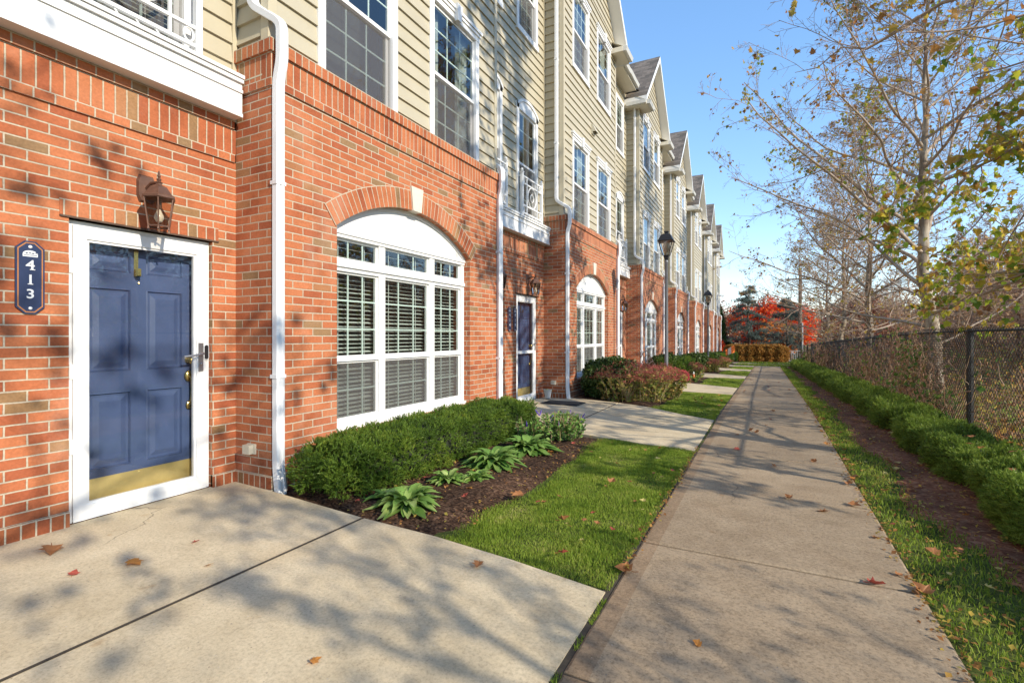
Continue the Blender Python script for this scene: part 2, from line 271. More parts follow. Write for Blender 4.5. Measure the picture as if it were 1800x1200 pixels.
# ------------------------------------------------------------------ mesh helpers
class MB:
    def __init__(s): s.v = []; s.f = []; s.uv = []; s.m = []; s.mi = 0
    def quad(s, *pts, uv=None):
        n = len(s.v); s.v += [tuple(p) for p in pts]; s.f.append(tuple(range(n, n+len(pts)))); s.uv.append(uv); s.m.append(s.mi); return s
    def box(s, x0, x1, y0, y1, z0, z1, skip=''):
        a, b = min(x0, x1), max(x0, x1); c, d = min(y0, y1), max(y0, y1); e, f = min(z0, z1), max(z0, z1)
        if '-x' not in skip: s.quad((a, d, e), (a, c, e), (a, c, f), (a, d, f))
        if '+x' not in skip: s.quad((b, c, e), (b, d, e), (b, d, f), (b, c, f))
        if '-y' not in skip: s.quad((a, c, e), (b, c, e), (b, c, f), (a, c, f))
        if '+y' not in skip: s.quad((b, d, e), (a, d, e), (a, d, f), (b, d, f))
        if '-z' not in skip: s.quad((a, d, e), (b, d, e), (b, c, e), (a, c, e))
        if '+z' not in skip: s.quad((a, c, f), (b, c, f), (b, d, f), (a, d, f))
        return s
    def tube(s, pts, r, n=8, cap=True, sx=1.0, rot0=0.0):
        pts = [Vector(p) for p in pts]; k = len(pts)
        rs = r if isinstance(r, (list, tuple)) else [r]*k
        base = len(s.v); prev = None
        for i in range(k):
            t = (pts[min(i+1, k-1)]-pts[max(i-1, 0)]).normalized()
            if prev is None:
                a = Vector((0, 0, 1)) if abs(t.z) < 0.9 else Vector((0, 1, 0))
                u = t.cross(a).normalized()
            else:
                u = (prev - t*prev.dot(t)).normalized()
            prev = u; v = t.cross(u)
            for j in range(n):
                an = 2*math.pi*j/n + rot0; s.v.append(tuple(pts[i] + (u*math.cos(an)*sx + v*math.sin(an))*rs[i]))
        for i in range(k-1):
            for j in range(n):
                a = base+i*n+j; b = base+i*n+(j+1) % n
                s.f.append((a, b, b+n, a+n)); s.uv.append(None); s.m.append(s.mi)
        if cap:
            s.f.append(tuple(base+j for j in range(n))[::-1]); s.uv.append(None); s.m.append(s.mi)
            s.f.append(tuple(base+(k-1)*n+j for j in range(n))); s.uv.append(None); s.m.append(s.mi)
        return s
    def rect_sweep(s, pts, wy, wd):               # downspout: rectangular section, wy along y, wd across the path
        pts = [Vector(p) for p in pts]; k = len(pts); base = len(s.v); prev = None
        for i in range(k):
            t = (pts[min(i+1, k-1)]-pts[max(i-1, 0)]).normalized()
            u = Vector((0, 1, 0)) if prev is None else prev
            u = (u - t*u.dot(t)).normalized(); prev = u; v = t.cross(u)
            for (a, b) in ((-1, -.8), (-.8, -1), (-.35, -1), (-.3, -.86), (.3, -.86), (.35, -1), (.8, -1), (1, -.8), (1, .8), (.8, 1), (.35, 1), (.3, .86), (-.3, .86), (-.35, 1), (-.8, 1), (-1, .8)):
                s.v.append(tuple(pts[i] + u*a*wy/2 + v*b*wd/2))
        n = 16
        for i in range(k-1):
            for j in range(n):
                a = base+i*n+j; b = base+i*n+(j+1) % n
                s.f.append((a, b, b+n, a+n)); s.uv.append(None); s.m.append(s.mi)
        for r0, fl in ((base, -1), (base+(k-1)*n, 1)):
            s.f.append(tuple(r0+j for j in range(n))[::fl]); s.uv.append(None); s.m.append(s.mi)
        return s
    def lathe(s, c, prof, n=16, sy=1.0, cap=True):
        c = Vector(c); base = len(s.v)
        for (r, z) in prof:
            for j in range(n):
                a = 2*math.pi*(j+.5)/n; s.v.append((c.x+r*math.cos(a), c.y+r*math.sin(a)*sy, c.z+z))
        for i in range(len(prof)-1):
            for j in range(n):
                a = base+i*n+j; b = base+i*n+(j+1) % n
                s.f.append((a, b, b+n, a+n)); s.uv.append(None); s.m.append(s.mi)
        if cap:
            s.f.append(tuple(base+j for j in range(n))[::-1]); s.uv.append(None); s.m.append(s.mi)
            s.f.append(tuple(base+(len(prof)-1)*n+j for j in range(n))); s.uv.append(None); s.m.append(s.mi)
        return s
    def ball(s, c, r, n=10, m=6, sc=(1, 1, 1)):
        return s.lathe_s(c, r, n, m, sc)
    def lathe_s(s, c, r, n, m, sc):
        base = len(s.v)
        for i in range(m+1):
            th = math.pi*i/m
            for j in range(n):
                a = 2*math.pi*j/n
                s.v.append((c[0]+r*sc[0]*math.sin(th)*math.cos(a), c[1]+r*sc[1]*math.sin(th)*math.sin(a), c[2]-r*sc[2]*math.cos(th)))
        for i in range(m):
            for j in range(n):
                a = base+i*n+j; b = base+i*n+(j+1) % n
                s.f.append((a, b, b+n, a+n)); s.uv.append(None); s.m.append(s.mi)
        return s
    def ring(s, c, ry, rz, t, n=24, m=6, axis='x'):   # torus in the y-z plane
        pts = []
        for i in range(n+1):
            a = 2*math.pi*i/n; pts.append((c[0], c[1]+ry*math.cos(a), c[2]+rz*math.sin(a)))
        return s.tube(pts, t, m, cap=False)
    def build(s, name, mats, parent=None, loc=None, smooth=False, uv=False, uvshift=(0, 0), bevel=0):
        me = bpy.data.meshes.new(name); me.from_pydata(s.v, [], s.f); me.update()
        if not isinstance(mats, (list, tuple)): mats = [mats]
        for m in mats: me.materials.append(m)
        if len(mats) > 1: me.polygons.foreach_set('material_index', s.m)
        if uv:
            lay = me.uv_layers.new(name='UVMap')
            for p, e in zip(me.polygons, s.uv):
                n = p.normal
                for q, li in enumerate(p.loop_indices):
                    if e is not None: lay.data[li].uv = e[q]; continue
                    co = me.vertices[me.loops[li].vertex_index].co
                    if abs(n.x) >= abs(n.y) and abs(n.x) >= abs(n.z): u, v = co.y, co.z
                    elif abs(n.y) >= abs(n.z): u, v = co.x+0.05, co.z
                    else: u, v = co.y, co.x
                    lay.data[li].uv = (u+uvshift[0], v+uvshift[1])
        if smooth:
            me.polygons.foreach_set('use_smooth', [True]*len(me.polygons))
            try: me.set_sharp_from_angle(angle=R(40))
            except Exception: pass
        o = bpy.data.objects.new(name, me); C.objects.link(o)
        if parent is not None: o.parent = parent
        if loc is not None: o.location = loc
        if bevel:
            b = o.modifiers.new('bevel', 'BEVEL'); b.width = bevel; b.segments = 2; b.limit_method = 'ANGLE'; b.angle_limit = R(50)
        return o
def bulk(name, V, F, mat, parent=None, loc=None, smooth=False, mi=None):
    """V (n,3) array, F (m,k) array of equal polygons"""
    V = np.asarray(V, dtype=np.float32); F = np.asarray(F, dtype=np.int32)
    me = bpy.data.meshes.new(name); m, k = F.shape
    me.vertices.add(len(V)); me.vertices.foreach_set('co', V.ravel())
    me.loops.add(m*k); me.loops.foreach_set('vertex_index', F.ravel())
    me.polygons.add(m); me.polygons.foreach_set('loop_start', np.arange(m, dtype=np.int32)*k)
    try: me.polygons.foreach_set('loop_total', np.full(m, k, dtype=np.int32))
    except Exception: pass
    mats = mat if isinstance(mat, (list, tuple)) else [mat]
    for x in mats: me.materials.append(x)
    if mi is not None: me.polygons.foreach_set('material_index', np.asarray(mi, dtype=np.int32))
    if smooth: me.polygons.foreach_set('use_smooth', np.ones(m, dtype=bool))
    me.update(calc_edges=True); me.validate()
    o = bpy.data.objects.new(name, me); C.objects.link(o)
    if parent is not None: o.parent = parent
    if loc is not None: o.location = loc
    return o
def frames(N, rng, z_axis=None, up=0.0):
    """random rotation matrices (N,3,3) whose third column is z_axis"""
    if z_axis is None:
        z_axis = rng.normal(size=(N, 3))
    z = z_axis/np.linalg.norm(z_axis, axis=1, keepdims=True)
    a = rng.normal(size=(N, 3)); x = np.cross(a, z); x /= np.linalg.norm(x, axis=1, keepdims=True)+1e-9
    y = np.cross(z, x); return np.stack([x, y, z], axis=2)
def inst(T, F, pos, Rm, sc):
    """template verts T (k,3), faces F (m,q); returns V,F of all copies"""
    N = len(pos); T = np.asarray(T, float); F = np.asarray(F)
    sc = np.asarray(sc, float).reshape(N, 1, 1)
    V = np.einsum('nij,kj->nki', Rm, T)*sc + pos[:, None, :]
    FF = F[None] + (np.arange(N)*len(T))[:, None, None]
    return V.reshape(-1, 3), FF.reshape(-1, F.shape[1])
def cat(parts):
    V = []; F = []; n = 0
    for v, f in parts: V.append(v); F.append(np.asarray(f)+n); n += len(v)
    return np.concatenate(V), np.concatenate(F)
def tag(o, label=None, cat_=None, group=None, kind=None):
    if label: o['label'] = label
    if cat_: o['category'] = cat_
    if group: o['group'] = group
    if kind: o['kind'] = kind
    return o
def empty(name, loc, label=None, cat_=None, group=None, rz=0):
    o = bpy.data.objects.new(name, None); C.objects.link(o); o.location = loc; o.rotation_euler = (0, 0, rz); o.empty_display_size = 0.2
    return tag(o, label, cat_, group)
def copy_tree(o, parent=None):
    c = o.copy(); C.objects.link(c); c.parent = parent
    for ch in list(o.children): copy_tree(ch, c)
    return c
def gz(y):                                         # the row of houses runs gently downhill beyond the second one
    return -0.024*max(0.0, min(y, 58)-9.5)
def gzn(y): return -0.024*np.maximum(0, np.minimum(y, 58)-9.5)

# ------------------------------------------------------------------ ground, walk, pads, beds
def strip(name, outline, mat, dz0, label_kind='structure', thick=0.0, ys=None):
    """outline: list of (y, xl, xr) rows; a sheet following gz with top gz+dz0"""
    mb = MB()
    rows = [(Vector((xl, y, gz(y)+dz0)), Vector((xr, y, gz(y)+dz0))) for (y, xl, xr) in outline]
    for (a, b), (c, d) in zip(rows, rows[1:]): mb.quad(a, b, d, c)
    if thick:
        dn = Vector((0, 0, -thick))
        for (a, b), (c, d) in zip(rows, rows[1:]):
            mb.quad(c, c+dn, a+dn, a); mb.quad(b, b+dn, d+dn, d)
        a, b = rows[0]; mb.quad(a, a+dn, b+dn, b); a, b = rows[-1]; mb.quad(b, b+dn, a+dn, a)
    return mb, mat, name
gm = MB()
for (ya, yb) in ((-400, 9.5), (9.5, 58), (58, 2500)):
    gm.quad((-1500, ya, gz(ya)-0.09), (1500, ya, gz(ya)-0.09), (1500, yb, gz(yb)-0.09), (-1500, yb, gz(yb)-0.09))
tag(gm.build('ground', M['ground']), kind='structure')

P = 6.69; B0 = 2.73; W = 3.89
wk = MB(); yj = [-2.3, -0.94, 0.42, 1.79, 3.15, 4.47, 5.87, 7.2, 8.5]
while yj[-1] < 34: yj.append(yj[-1]+1.36)
for i, (a, b) in enumerate(zip(yj, yj[1:])):
    g = 0.009 if i % 3 == 1 else 0.005
    e = 0.004*math.sin(i*2.1)
    za, zb = gz(a)+e, gz(b)+e
    x0, x1 = -0.70, 0.69
    c = 0.012
    A = [(x0, a+g, za), (x1, a+g, za), (x1, b-g, zb), (x0, b-g, zb)]
    T = [(x0+c, a+g+c, za+c*.5), (x1-c, a+g+c, za+c*.5), (x1-c, b-g-c, zb+c*.5), (x0+c, b-g-c, zb+c*.5)]
    D = [(p[0], p[1], p[2]-0.10) for p in A]
    wk.quad(*T)
    for k in range(4):
        k2 = (k+1) % 4; wk.quad(A[k], A[k2], T[k2], T[k]); wk.quad(D[k], D[k2], A[k2], A[k])
tag(wk.build('walkway', M['walk']), kind='structure')
jm = MB()
for (a, b) in ((-2.5, 9.5), (9.5, 34.5)): jm.quad((-0.75, a, gz(a)-0.004), (0.69, a, gz(a)-0.004), (0.69, b, gz(b)-0.004), (-0.75, b, gz(b)-0.004))
for n in range(0, 8):
    y = B0+(n-1)*P+W if n else -2.0
    e = y+2.5 if n else 2.605
    for (a, b) in ((y, e),): jm.quad((-2.541, a, gz(a)+.0215), (-2.520, a, gz(a)+.0215), (-2.519, b, gz(b)+.0217), (-2.540, b, gz(b)+.0217))
tag(jm.build('joint_earth', M['joint']), kind='structure')

def pad(n):
    """entry pad in front of the doors left of bay n (world y)"""
    y0 = B0+(n-1)*P+W; o = MB()
    xs = [-4.16, -3.62, -2.53, -1.9, -1.3, -0.72]
    if n == 0:
        near = [-2.0]*6; far = [2.72, 2.70, 2.615, 2.60, 2.54, 2.45]
    else:
        near = [y0-0.05, y0-0.08, y0-0.35, y0-0.50, y0-0.62, y0-0.72]
        far = [y0+2.80, y0+3.0, y0+2.75, y0+2.45, y0+1.95, y0+1.58]
    def slab(idx):
        top = []; k = 0.012
        a = [(xs[i]+(k if i == idx[0] else 0)-(k if i == idx[-1] else 0), near[i]) for i in idx]
        b = [(xs[i]+(k if i == idx[0] else 0)-(k if i == idx[-1] else 0), far[i]) for i in idx]
        if idx[0] == 0: tilt = lambda x: 0.028 if x < -3.6 else 0.012
        else: tilt = lambda x: 0.008
        def sub(p, q):
            return [(p[0]+(q[0]-p[0])*t/3, p[1]+(q[1]-p[1])*t/3) for t in range(4)]
        cols = [sub(p, q) for p, q in zip(a, b)]
        z = lambda p: gz(p[1])+max(0.0, (-p[0]-0.7))*0.010+0.002
        for c0, c1 in zip(cols, cols[1:]):
            for t in range(3):
                o.quad(*[(q[0], q[1], z(q)) for q in (c0[t], c1[t], c1[t+1], c0[t+1])])
        ed = [c[0] for c in cols] + [c for c in cols[-1][1:]] + [c[-1] for c in cols[::-1][1:]] + [c for c in cols[0][::-1][1:]]
        for p, q in zip(ed, ed[1:]):
            o.quad((p[0], p[1], z(p)-0.1), (q[0], q[1], z(q)-0.1), (q[0], q[1], z(q)), (p[0], p[1], z(p)))
    slab([0, 1, 2]); slab([2, 3, 4, 5])
    tag(o.build('entry_path', M['pad']), kind='structure')
    return near, far
for n in range(0, 8): pad(n)

def bed_rows(n):
    """mulch bed and lawn in front of bay n"""
    if n == 0: ya = [2.72, 2.62, 2.60, 2.46]; yb = [6.62, 6.25, 6.12, 5.92]
    else:
        y0 = B0+(n-1)*P+W; y1 = B0+n*P+W
        ya = [y0+3.0, y0+2.9, y0+2.45, y0+1.58]; yb = [y1-0.08, y1-0.35, y1-0.50, y1-0.72]
    return ya, yb
GR_V = []; GR_F = []
def grass_patch(xl, xr, ya, yb, dens, h=0.055, holes=None, wid=0.0035):
    """xl,xr,ya,yb callables or numbers"""
    A = (max(1e-3, (yb-ya))*(xr(0) - xl(0) if callable(xl) else xr-xl))
    n = int(abs(A)*dens); y = RNG.uniform(ya, yb, n)
    fl = np.vectorize(xl) if callable(xl) else (lambda t: np.full(len(t), xl)); fr = np.vectorize(xr) if callable(xr) else (lambda t: np.full(len(t), xr))
    l, r = fl(y), fr(y); x = l+(r-l)*RNG.random(n)
    return x, y
def blades(x, y, z, h, wid, rng):
    n = len(x); a = rng.uniform(0, 2*np.pi, n); hh = h*rng.uniform(0.45, 1.25, n); lean = rng.uniform(0.1, 0.8, n)*hh; la = rng.uniform(0, 2*np.pi, n)
    bx, by = np.cos(a)*wid/2, np.sin(a)*wid/2
    V = np.zeros((n, 5, 3))
    V[:, 0] = np.stack([x-bx, y-by, z], 1); V[:, 1] = np.stack([x+bx, y+by, z], 1)
    mx, my = x+np.cos(la)*lean*.35, y+np.sin(la)*lean*.35
    V[:, 2] = np.stack([mx+bx*.8, my+by*.8, z+hh*.6], 1); V[:, 3] = np.stack([mx-bx*.8, my-by*.8, z+hh*.6], 1)
    V[:, 4] = np.stack([x+np.cos(la)*lean, y+np.sin(la)*lean, z+hh], 1)
    base = (np.arange(n)*5)[:, None]
    F = np.concatenate([base+np.array([[0, 1, 2]]), base+np.array([[0, 2, 3]]), base+np.array([[3, 2, 4]])])
    return V.reshape(-1, 3), F
def lerp(a, b, t): return a+(b-a)*t
# lawn strip n: x from xb(y) to -0.71 between slanted ends
def lawn(n):
    ya, yb = bed_rows(n)
    xw = lambda y: -1.80 + 0.07*math.sin(y*1.9+n)+0.04*math.sin(y*5.3)
    y_lo = min(ya[2:]); y_hi = max(yb[2:])
    A = (y_hi-y_lo)*1.1; dens = 26000 if n == 0 else (8000 if n == 1 else (3000 if n < 4 else 1400))
    h = 0.027 if n < 2 else 0.04; wd = 0.0034 if n == 0 else (0.007 if n == 1 else 0.016)
    k = int(A*dens); y = RNG.uniform(y_lo, y_hi, k); x = RNG.uniform(-1.98, -0.715, k)
    e = np.vectorize(xw)(y)+RNG.normal(0, 0.035, k)
    t = (x+1.9)/1.19
    lo = lerp(ya[2], ya[3], np.clip(t, 0, 1)); hi = lerp(yb[2], yb[3], np.clip(t, 0, 1))
    ok = (x > e) & (y > lo+0.01) & (y < hi-0.01)
    # thin worn patches
    ok &= (RNG.random(k) < 0.62+0.38*(np.sin(x*7+y*3.1)*np.sin(y*4.7-x*2) > -0.55))
    x, y = x[ok], y[ok]; z = gzn(y)-0.005
    hs = h*(0.75+0.35*np.sin(x*9+1)*np.sin(y*6))
    GR_V.append(blades(x, y, z, hs, wd, RNG))
    # soil sheet
    mb = MB(); q = 8
    for i in range(q):
        for j in range(4):
            pts = []
            for (a, b) in ((i, j), (i, j+1), (i+1, j+1), (i+1, j)):
                tx = b/4; X = lerp(-1.95, -0.69, tx); Y = lerp(lerp(ya[2], ya[3], tx), lerp(yb[2], yb[3], tx), a/q); pts.append((X, Y, gz(Y)-0.012))
            mb.quad(*pts)
    mb.build('lawn', M['soil']); tag(bpy.context.scene.objects[-1] if False else [o for o in C.objects if o.name.startswith('lawn')][-1], kind='structure')
    # mulch
    mm = MB(); rng = random.Random(n); G = {}
    nx, ny = 26, 44
    for i in range(nx+1):
        for j in range(ny+1):
            tx = i/nx; X = lerp(-3.64, -1.72, tx); k3 = min(2.0, tx*2*1.02); a = int(min(1, k3)); f = k3-a
            ylo = lerp(ya[a], ya[a+1], f); yhi = lerp(yb[a], yb[a+1], f); Y = lerp(ylo, yhi, j/ny)
            edge = min(1, (X+3.64)/.01)*min(1, max(0, -1.74-X)/0.35)*min(1, j/3)*min(1, (ny-j)/3)
            G[i, j] = (X, Y, gz(Y)-0.02+edge*(0.045+0.02*math.sin(X*4+n)*math.sin(Y*3)+rng.uniform(-.008, .008)))
    for i in range(nx):
        for j in range(ny): mm.quad(G[i, j], G[i+1, j], G[i+1, j+1], G[i, j+1])
    o = mm.build('mulch_bed', M['mulch']); tag(o, kind='structure')
for n in range(0, 7): lawn(n)
# right-hand grass strip and dirt
def xr_edge(y): return 1.0+0.05*math.sin(y*1.3)+0.05*math.sin(y*3.1+1)+(0.32*max(0, 4.6-y)/1.2 if y > 1 else 0.9)
k = 62000; y = 1.2+ (RNG.random(k)**1.6)*33; x = RNG.uniform(0.70, 1.6, k); e = np.vectorize(xr_edge)(y)+RNG.normal(0, 0.05, k); ok = x < e
x, y = x[ok], y[ok]; GR_V.append(blades(x, y, gzn(y)-0.005, 0.026+0.0006*y, 0.0032+0.0006*y, RNG))
sr = MB()
yy = np.linspace(-2, 34, 80)
for a, b in zip(yy, yy[1:]): sr.quad((0.68, a, gz(a)-0.015), (xr_edge(a)+.1, a, gz(a)-0.015), (xr_edge(b)+.1, b, gz(b)-0.015), (0.68, b, gz(b)-0.015))
tag(sr.build('lawn', M['soil']), kind='structure')
dm = MB(); xs = np.linspace(0.8, 2.5, 16); rr = random.Random(5); G = {}
yy = np.concatenate([np.linspace(-2, 12, 90), np.linspace(12.5, 38, 60)])
for i, X in enumerate(xs):
    for j, Y in enumerate(yy): G[i, j] = (X, Y, gz(Y)-0.03+(0.03 if X > xr_edge(Y) else 0)+0.012*math.sin(X*6+Y*2)+rr.uniform(-.006, .006))
for i in range(len(xs)-1):
    for j in range(len(yy)-1): dm.quad(G[i, j], G[i+1, j], G[i+1, j+1], G[i, j+1])
tag(dm.build('dirt_strip', M['dirt']), kind='structure')
# far end lawn: grass between the cross paths
mb = MB()
for (a, b) in ((34.6, 58),): mb.quad((-3.6, a, gz(a)-0.03), (2.2, a, gz(a)-0.03), (2.2, b, gz(b)-0.03), (-3.6, b, gz(b)-0.03))
tag(mb.build('lawn', M['soil']), kind='structure')
k = 9000; x = RNG.uniform(-2, 2.0, k); y = RNG.uniform(35, 46, k); bad = ((y > 39) & (y < 41)) | ((y > 45))
GR_V.append(blades(x[~bad], y[~bad], gzn(y[~bad])-0.02, 0.08, 0.03, RNG))
cp = MB()
for (a, b) in ((34.2, 35.4), (39.2, 40.8), (45.1, 46.4)): cp.quad((-2.6, a, gz(a)-0.004), (2.3, a, gz(a)-0.004), (2.3, b, gz(b)-0.004), (-2.6, b, gz(b)-0.004))
tag(cp.build('cross_path', M['pad']), kind='structure')
k = 900; y = RNG.uniform(1.2, 2.45, k); ok = np.sin(y*9)+np.sin(y*23) > -.3; y = y[ok]; GR_V.append(blades(-.71+RNG.normal(0, .006, len(y)), y, np.full(len(y), -.012), .026, .004, RNG))
k = 300; y = RNG.uniform(5.9, 8.2, k); GR_V.append(blades(-.71+RNG.normal(0, .006, k), y, np.full(k, -.012), .022, .005, RNG))
V, F = cat(GR_V); tag(bulk('grass', V, F, M['grass']), 'short green grass growing on the strips beside the walkway', 'grass', kind='stuff')

# ------------------------------------------------------------------ townhouses
BF, RF, SF = 0.0, -0.465, -0.045         # local x of bay brick, recess, bay siding
CAP = 3.78; AW = 1.19; AC = W/2-0.05; SPR = 2.36; RISE = 0.39; SILL = 0.40
ARAD = (AW*AW+RISE*RISE)/(2*RISE)
def arch_z(y): return SPR+RISE-ARAD+math.sqrt(max(0, ARAD*ARAD-(y-AC)**2))
def siding(mb, face, a0, a1, z0, z1, plane, openings=(), ex=0.168, clip=None):
    """lap siding. face '+x' (a is y) or '-y'/'+y' (a is x)."""
    z = z0
    while z < z1-1e-4:
        zt = min(z+ex, z1)
        cuts = sorted(set([z, zt]+[q for o in openings for q in (o[2], o[3]) if z < q < zt]))
        for za, zb in zip(cuts, cuts[1:]):
            segs = [(a0, a1)]
            for (o0, o1, oz0, oz1) in openings:
                if oz0 < zb-1e-6 and oz1 > za+1e-6:
                    ns = []
                    for (s0, s1) in segs:
                        if o1 <= s0 or o0 >= s1: ns.append((s0, s1)); continue
                        if o0 > s0: ns.append((s0, o0))
                        if o1 < s1: ns.append((o1, s1))
                    segs = ns
            for (s0, s1) in segs:
                pr = lambda q: 0.017*(1-((q-z)/ex)) + (0.006 if (q-z) < 0.03 else 0)
                pa, pb = pr(za), pr(zb-1e-6)
                if clip:
                    c0, c1 = clip(za), clip(zb)
                    A0, A1 = max(s0, c0[0]), min(s1, c0[1]); Bb0, Bb1 = max(s0, c1[0]), min(s1, c1[1])
                    if A1 <= A0: continue
                    if Bb1 < Bb0: Bb0 = Bb1 = (Bb0+Bb1)/2
                else: A0, A1, Bb0, Bb1 = s0, s1, s0, s1
                def pt(a, zz, off):
                    if face == '+x': return (plane+off, a, zz)
                    if face == '-y': return (a, plane-off, zz)
                    return (a, plane+off, zz)
                q = [pt(A0, za, pa), pt(A1, za, pa), pt(Bb1, zb, pb), pt(Bb0, zb, pb)]
                if face == '+y': q = q[::-1]
                mb.quad(*q)
                if za == z:                                      # butt edge under each lap
                    q = [pt(A0, za, 0.0), pt(A1, za, 0.0), pt(A1, za, pa), pt(A0, za, pa)]
                    if face == '+y': q = q[::-1]
                    mb.quad(*q)
        z = zt
def window(parent, y0, y1, z0, z1, px, rows=(3, 3), cols=3, head='key', lining='blind', name='window'):
    """double hung window filling y0..y1, z0..z1 of a wall at local x=px"""
    mb = MB(); cw = 0.085; f = px+0.032
    mb.box(px-0.03, f, y0, y0+cw, z0, z1); mb.box(px-0.03, f, y1-cw, y1, z0, z1); mb.box(px-0.03, f+0.012, y0-0.01, y1+0.01, z0-0.03, z0+0.07)
    zt = z1-0.10
    if head == 'arch':
        n = 12; A = (y0+y1)/2; hw = (y1-y0)/2; rise = 0.17
        rad = (hw*hw+rise*rise)/(2*rise); top = lambda y: z1+rise-rad+math.sqrt(max(0, rad*rad-(y-A)**2))
        for i in range(n):
            ya, yb = y0+(y1-y0)*i/n, y0+(y1-y0)*(i+1)/n
            for off, th0, th1 in ((f, 0, 0), (f+0.02, 0.05, 0)):
                lo = (lambda y: zt) if off == f else (lambda y: top(y)-0.055)
                mb.quad((off, ya, lo(ya)), (off, yb, lo(yb)), (off, yb, top(yb)), (off, ya, top(ya)))
            mb.quad((px-.03, ya, top(ya)), (f+.02, ya, top(ya)), (f+.02, yb, top(yb)), (px-.03, yb, top(yb)))
            mb.quad((f+.02, ya, top(ya)-.055), (f, ya, top(ya)-.055), (f, yb, top(yb)-.055), (f+.02, yb, top(yb)-.055))
        mb.quad((f, y0, zt), (f, y1, zt), (px-.03, y1, zt), (px-.03, y0, zt))
    elif head == 'key':
        mb.box(px-0.03, f+0.004, y0-0.015, y1+0.015, zt, z1+0.01); mb.box(px-0.03, f+0.035, y0-0.05, y1+0.05, z1+0.013, z1+0.055); mb.box(px-.03, f+0.02, y0-0.03, y1+0.03, z1-0.03, z1+0.010)
        c = (y0+y1)/2
        mb.quad((f+.05, c-.04, zt-.02), (f+.05, c+.04, zt-.02), (f+.06, c+.065, z1+.09), (f+.06, c-.065, z1+.09))
        mb.quad((f, c-.04, zt-.02), (f+.05, c-.04, zt-.02), (f+.06, c-.065, z1+.09), (f, c-.065, z1+.09)); mb.quad((f+.05, c+.04, zt-.02), (f, c+.04, zt-.02), (f, c+.065, z1+.09), (f+.06, c+.065, z1+.09))
        mb.quad((f, c-.04, zt-.02), (f, c+.04, zt-.02), (f+.05, c+.04, zt-.02), (f+.05, c-.04, zt-.02)); mb.quad((f+.06, c-.065, z1+.09), (f+.06, c+.065, z1+.09), (f, c+.065, z1+.09), (f, c-.065, z1+.09))
    else:
        mb.box(px-0.03, f, y0+cw, y1-cw, zt, z1)
    a, b = y0+cw, y1-cw; zm = (z0+0.07+zt)/2; s = 0.042
    # upper sash (outer), lower sash
    for (lo, hi, xo) in ((zm-.02, zt, px-0.005), (z0+.07, zm+.02, px-0.035)):
        mb.box(xo-0.03, xo, a, a+s, lo, hi); mb.box(xo-0.03, xo, b-s, b, lo, hi); mb.box(xo-0.031, xo-.001, a+s, b-s, lo, lo+s); mb.box(xo-0.031, xo-.001, a+s, b-s, hi-s, hi)
    wo = mb.build(name, M['white'], parent, (0, 0, 0))
    g = MB(); gr = MB()
    for (lo, hi, xo, rn) in ((zm-.02, zt, px-0.012, rows[0]), (z0+.07, zm+.02, px-0.042, rows[1])):
        g.quad((xo, a+s, lo+s), (xo, b-s, lo+s), (xo, b-s, hi-s), (xo, a+s, hi-s))
        for i in range(1, cols):
            yy = lerp(a+s, b-s, i/cols); gr.box(xo-0.012, xo-0.004, yy-.009, yy+.009, lo+s, hi-s)
        for i in range(1, rn):
            zz = lerp(lo+s, hi-s, i/rn); gr.box(xo-0.0125, xo-0.0045, a+s, b-s, zz-.009, zz+.009)
    g.build('pane', M['glass'], wo); gr.build('grille', M['grille'], wo)
    sc = MB(); sc.quad((px-.004, a, z0+.07), (px-.004, b, z0+.07), (px-.004, b, zm-.02), (px-.004, a, zm-.02)); sc.build('screen', M['screen'], wo)
    bl = MB()
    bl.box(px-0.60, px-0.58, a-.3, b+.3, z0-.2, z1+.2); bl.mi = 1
    if lining == 'blind':
        zz = z0+.09
        while zz < zt: bl.quad((px-.11, a, zz), (px-.11, b, zz), (px-.145, b, zz+.03), (px-.145, a, zz+.03)); zz += .042
    elif lining == 'curtain':
        for (u0, u1) in ((a, a+(b-a)*.3), (b-(b-a)*.3, b)):
            n = 10
            for i in range(n):
                ya, yb = lerp(u0, u1, i/n), lerp(u0, u1, (i+1)/n); xa, xb = px-.13+.02*(i % 2), px-.13+.02*((i+1) % 2)
                bl.quad((xa, ya, z0), (xb, yb, z0), (xb, yb, zt), (xa, ya, zt))
    elif lining == 'shade':
        bl.quad((px-.12, a, lerp(z0, zt, .15)), (px-.12, b, lerp(z0, zt, .15)), (px-.12, b, zt), (px-.12, a, zt))
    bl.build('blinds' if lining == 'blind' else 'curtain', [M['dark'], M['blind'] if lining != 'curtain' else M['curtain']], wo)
    return wo
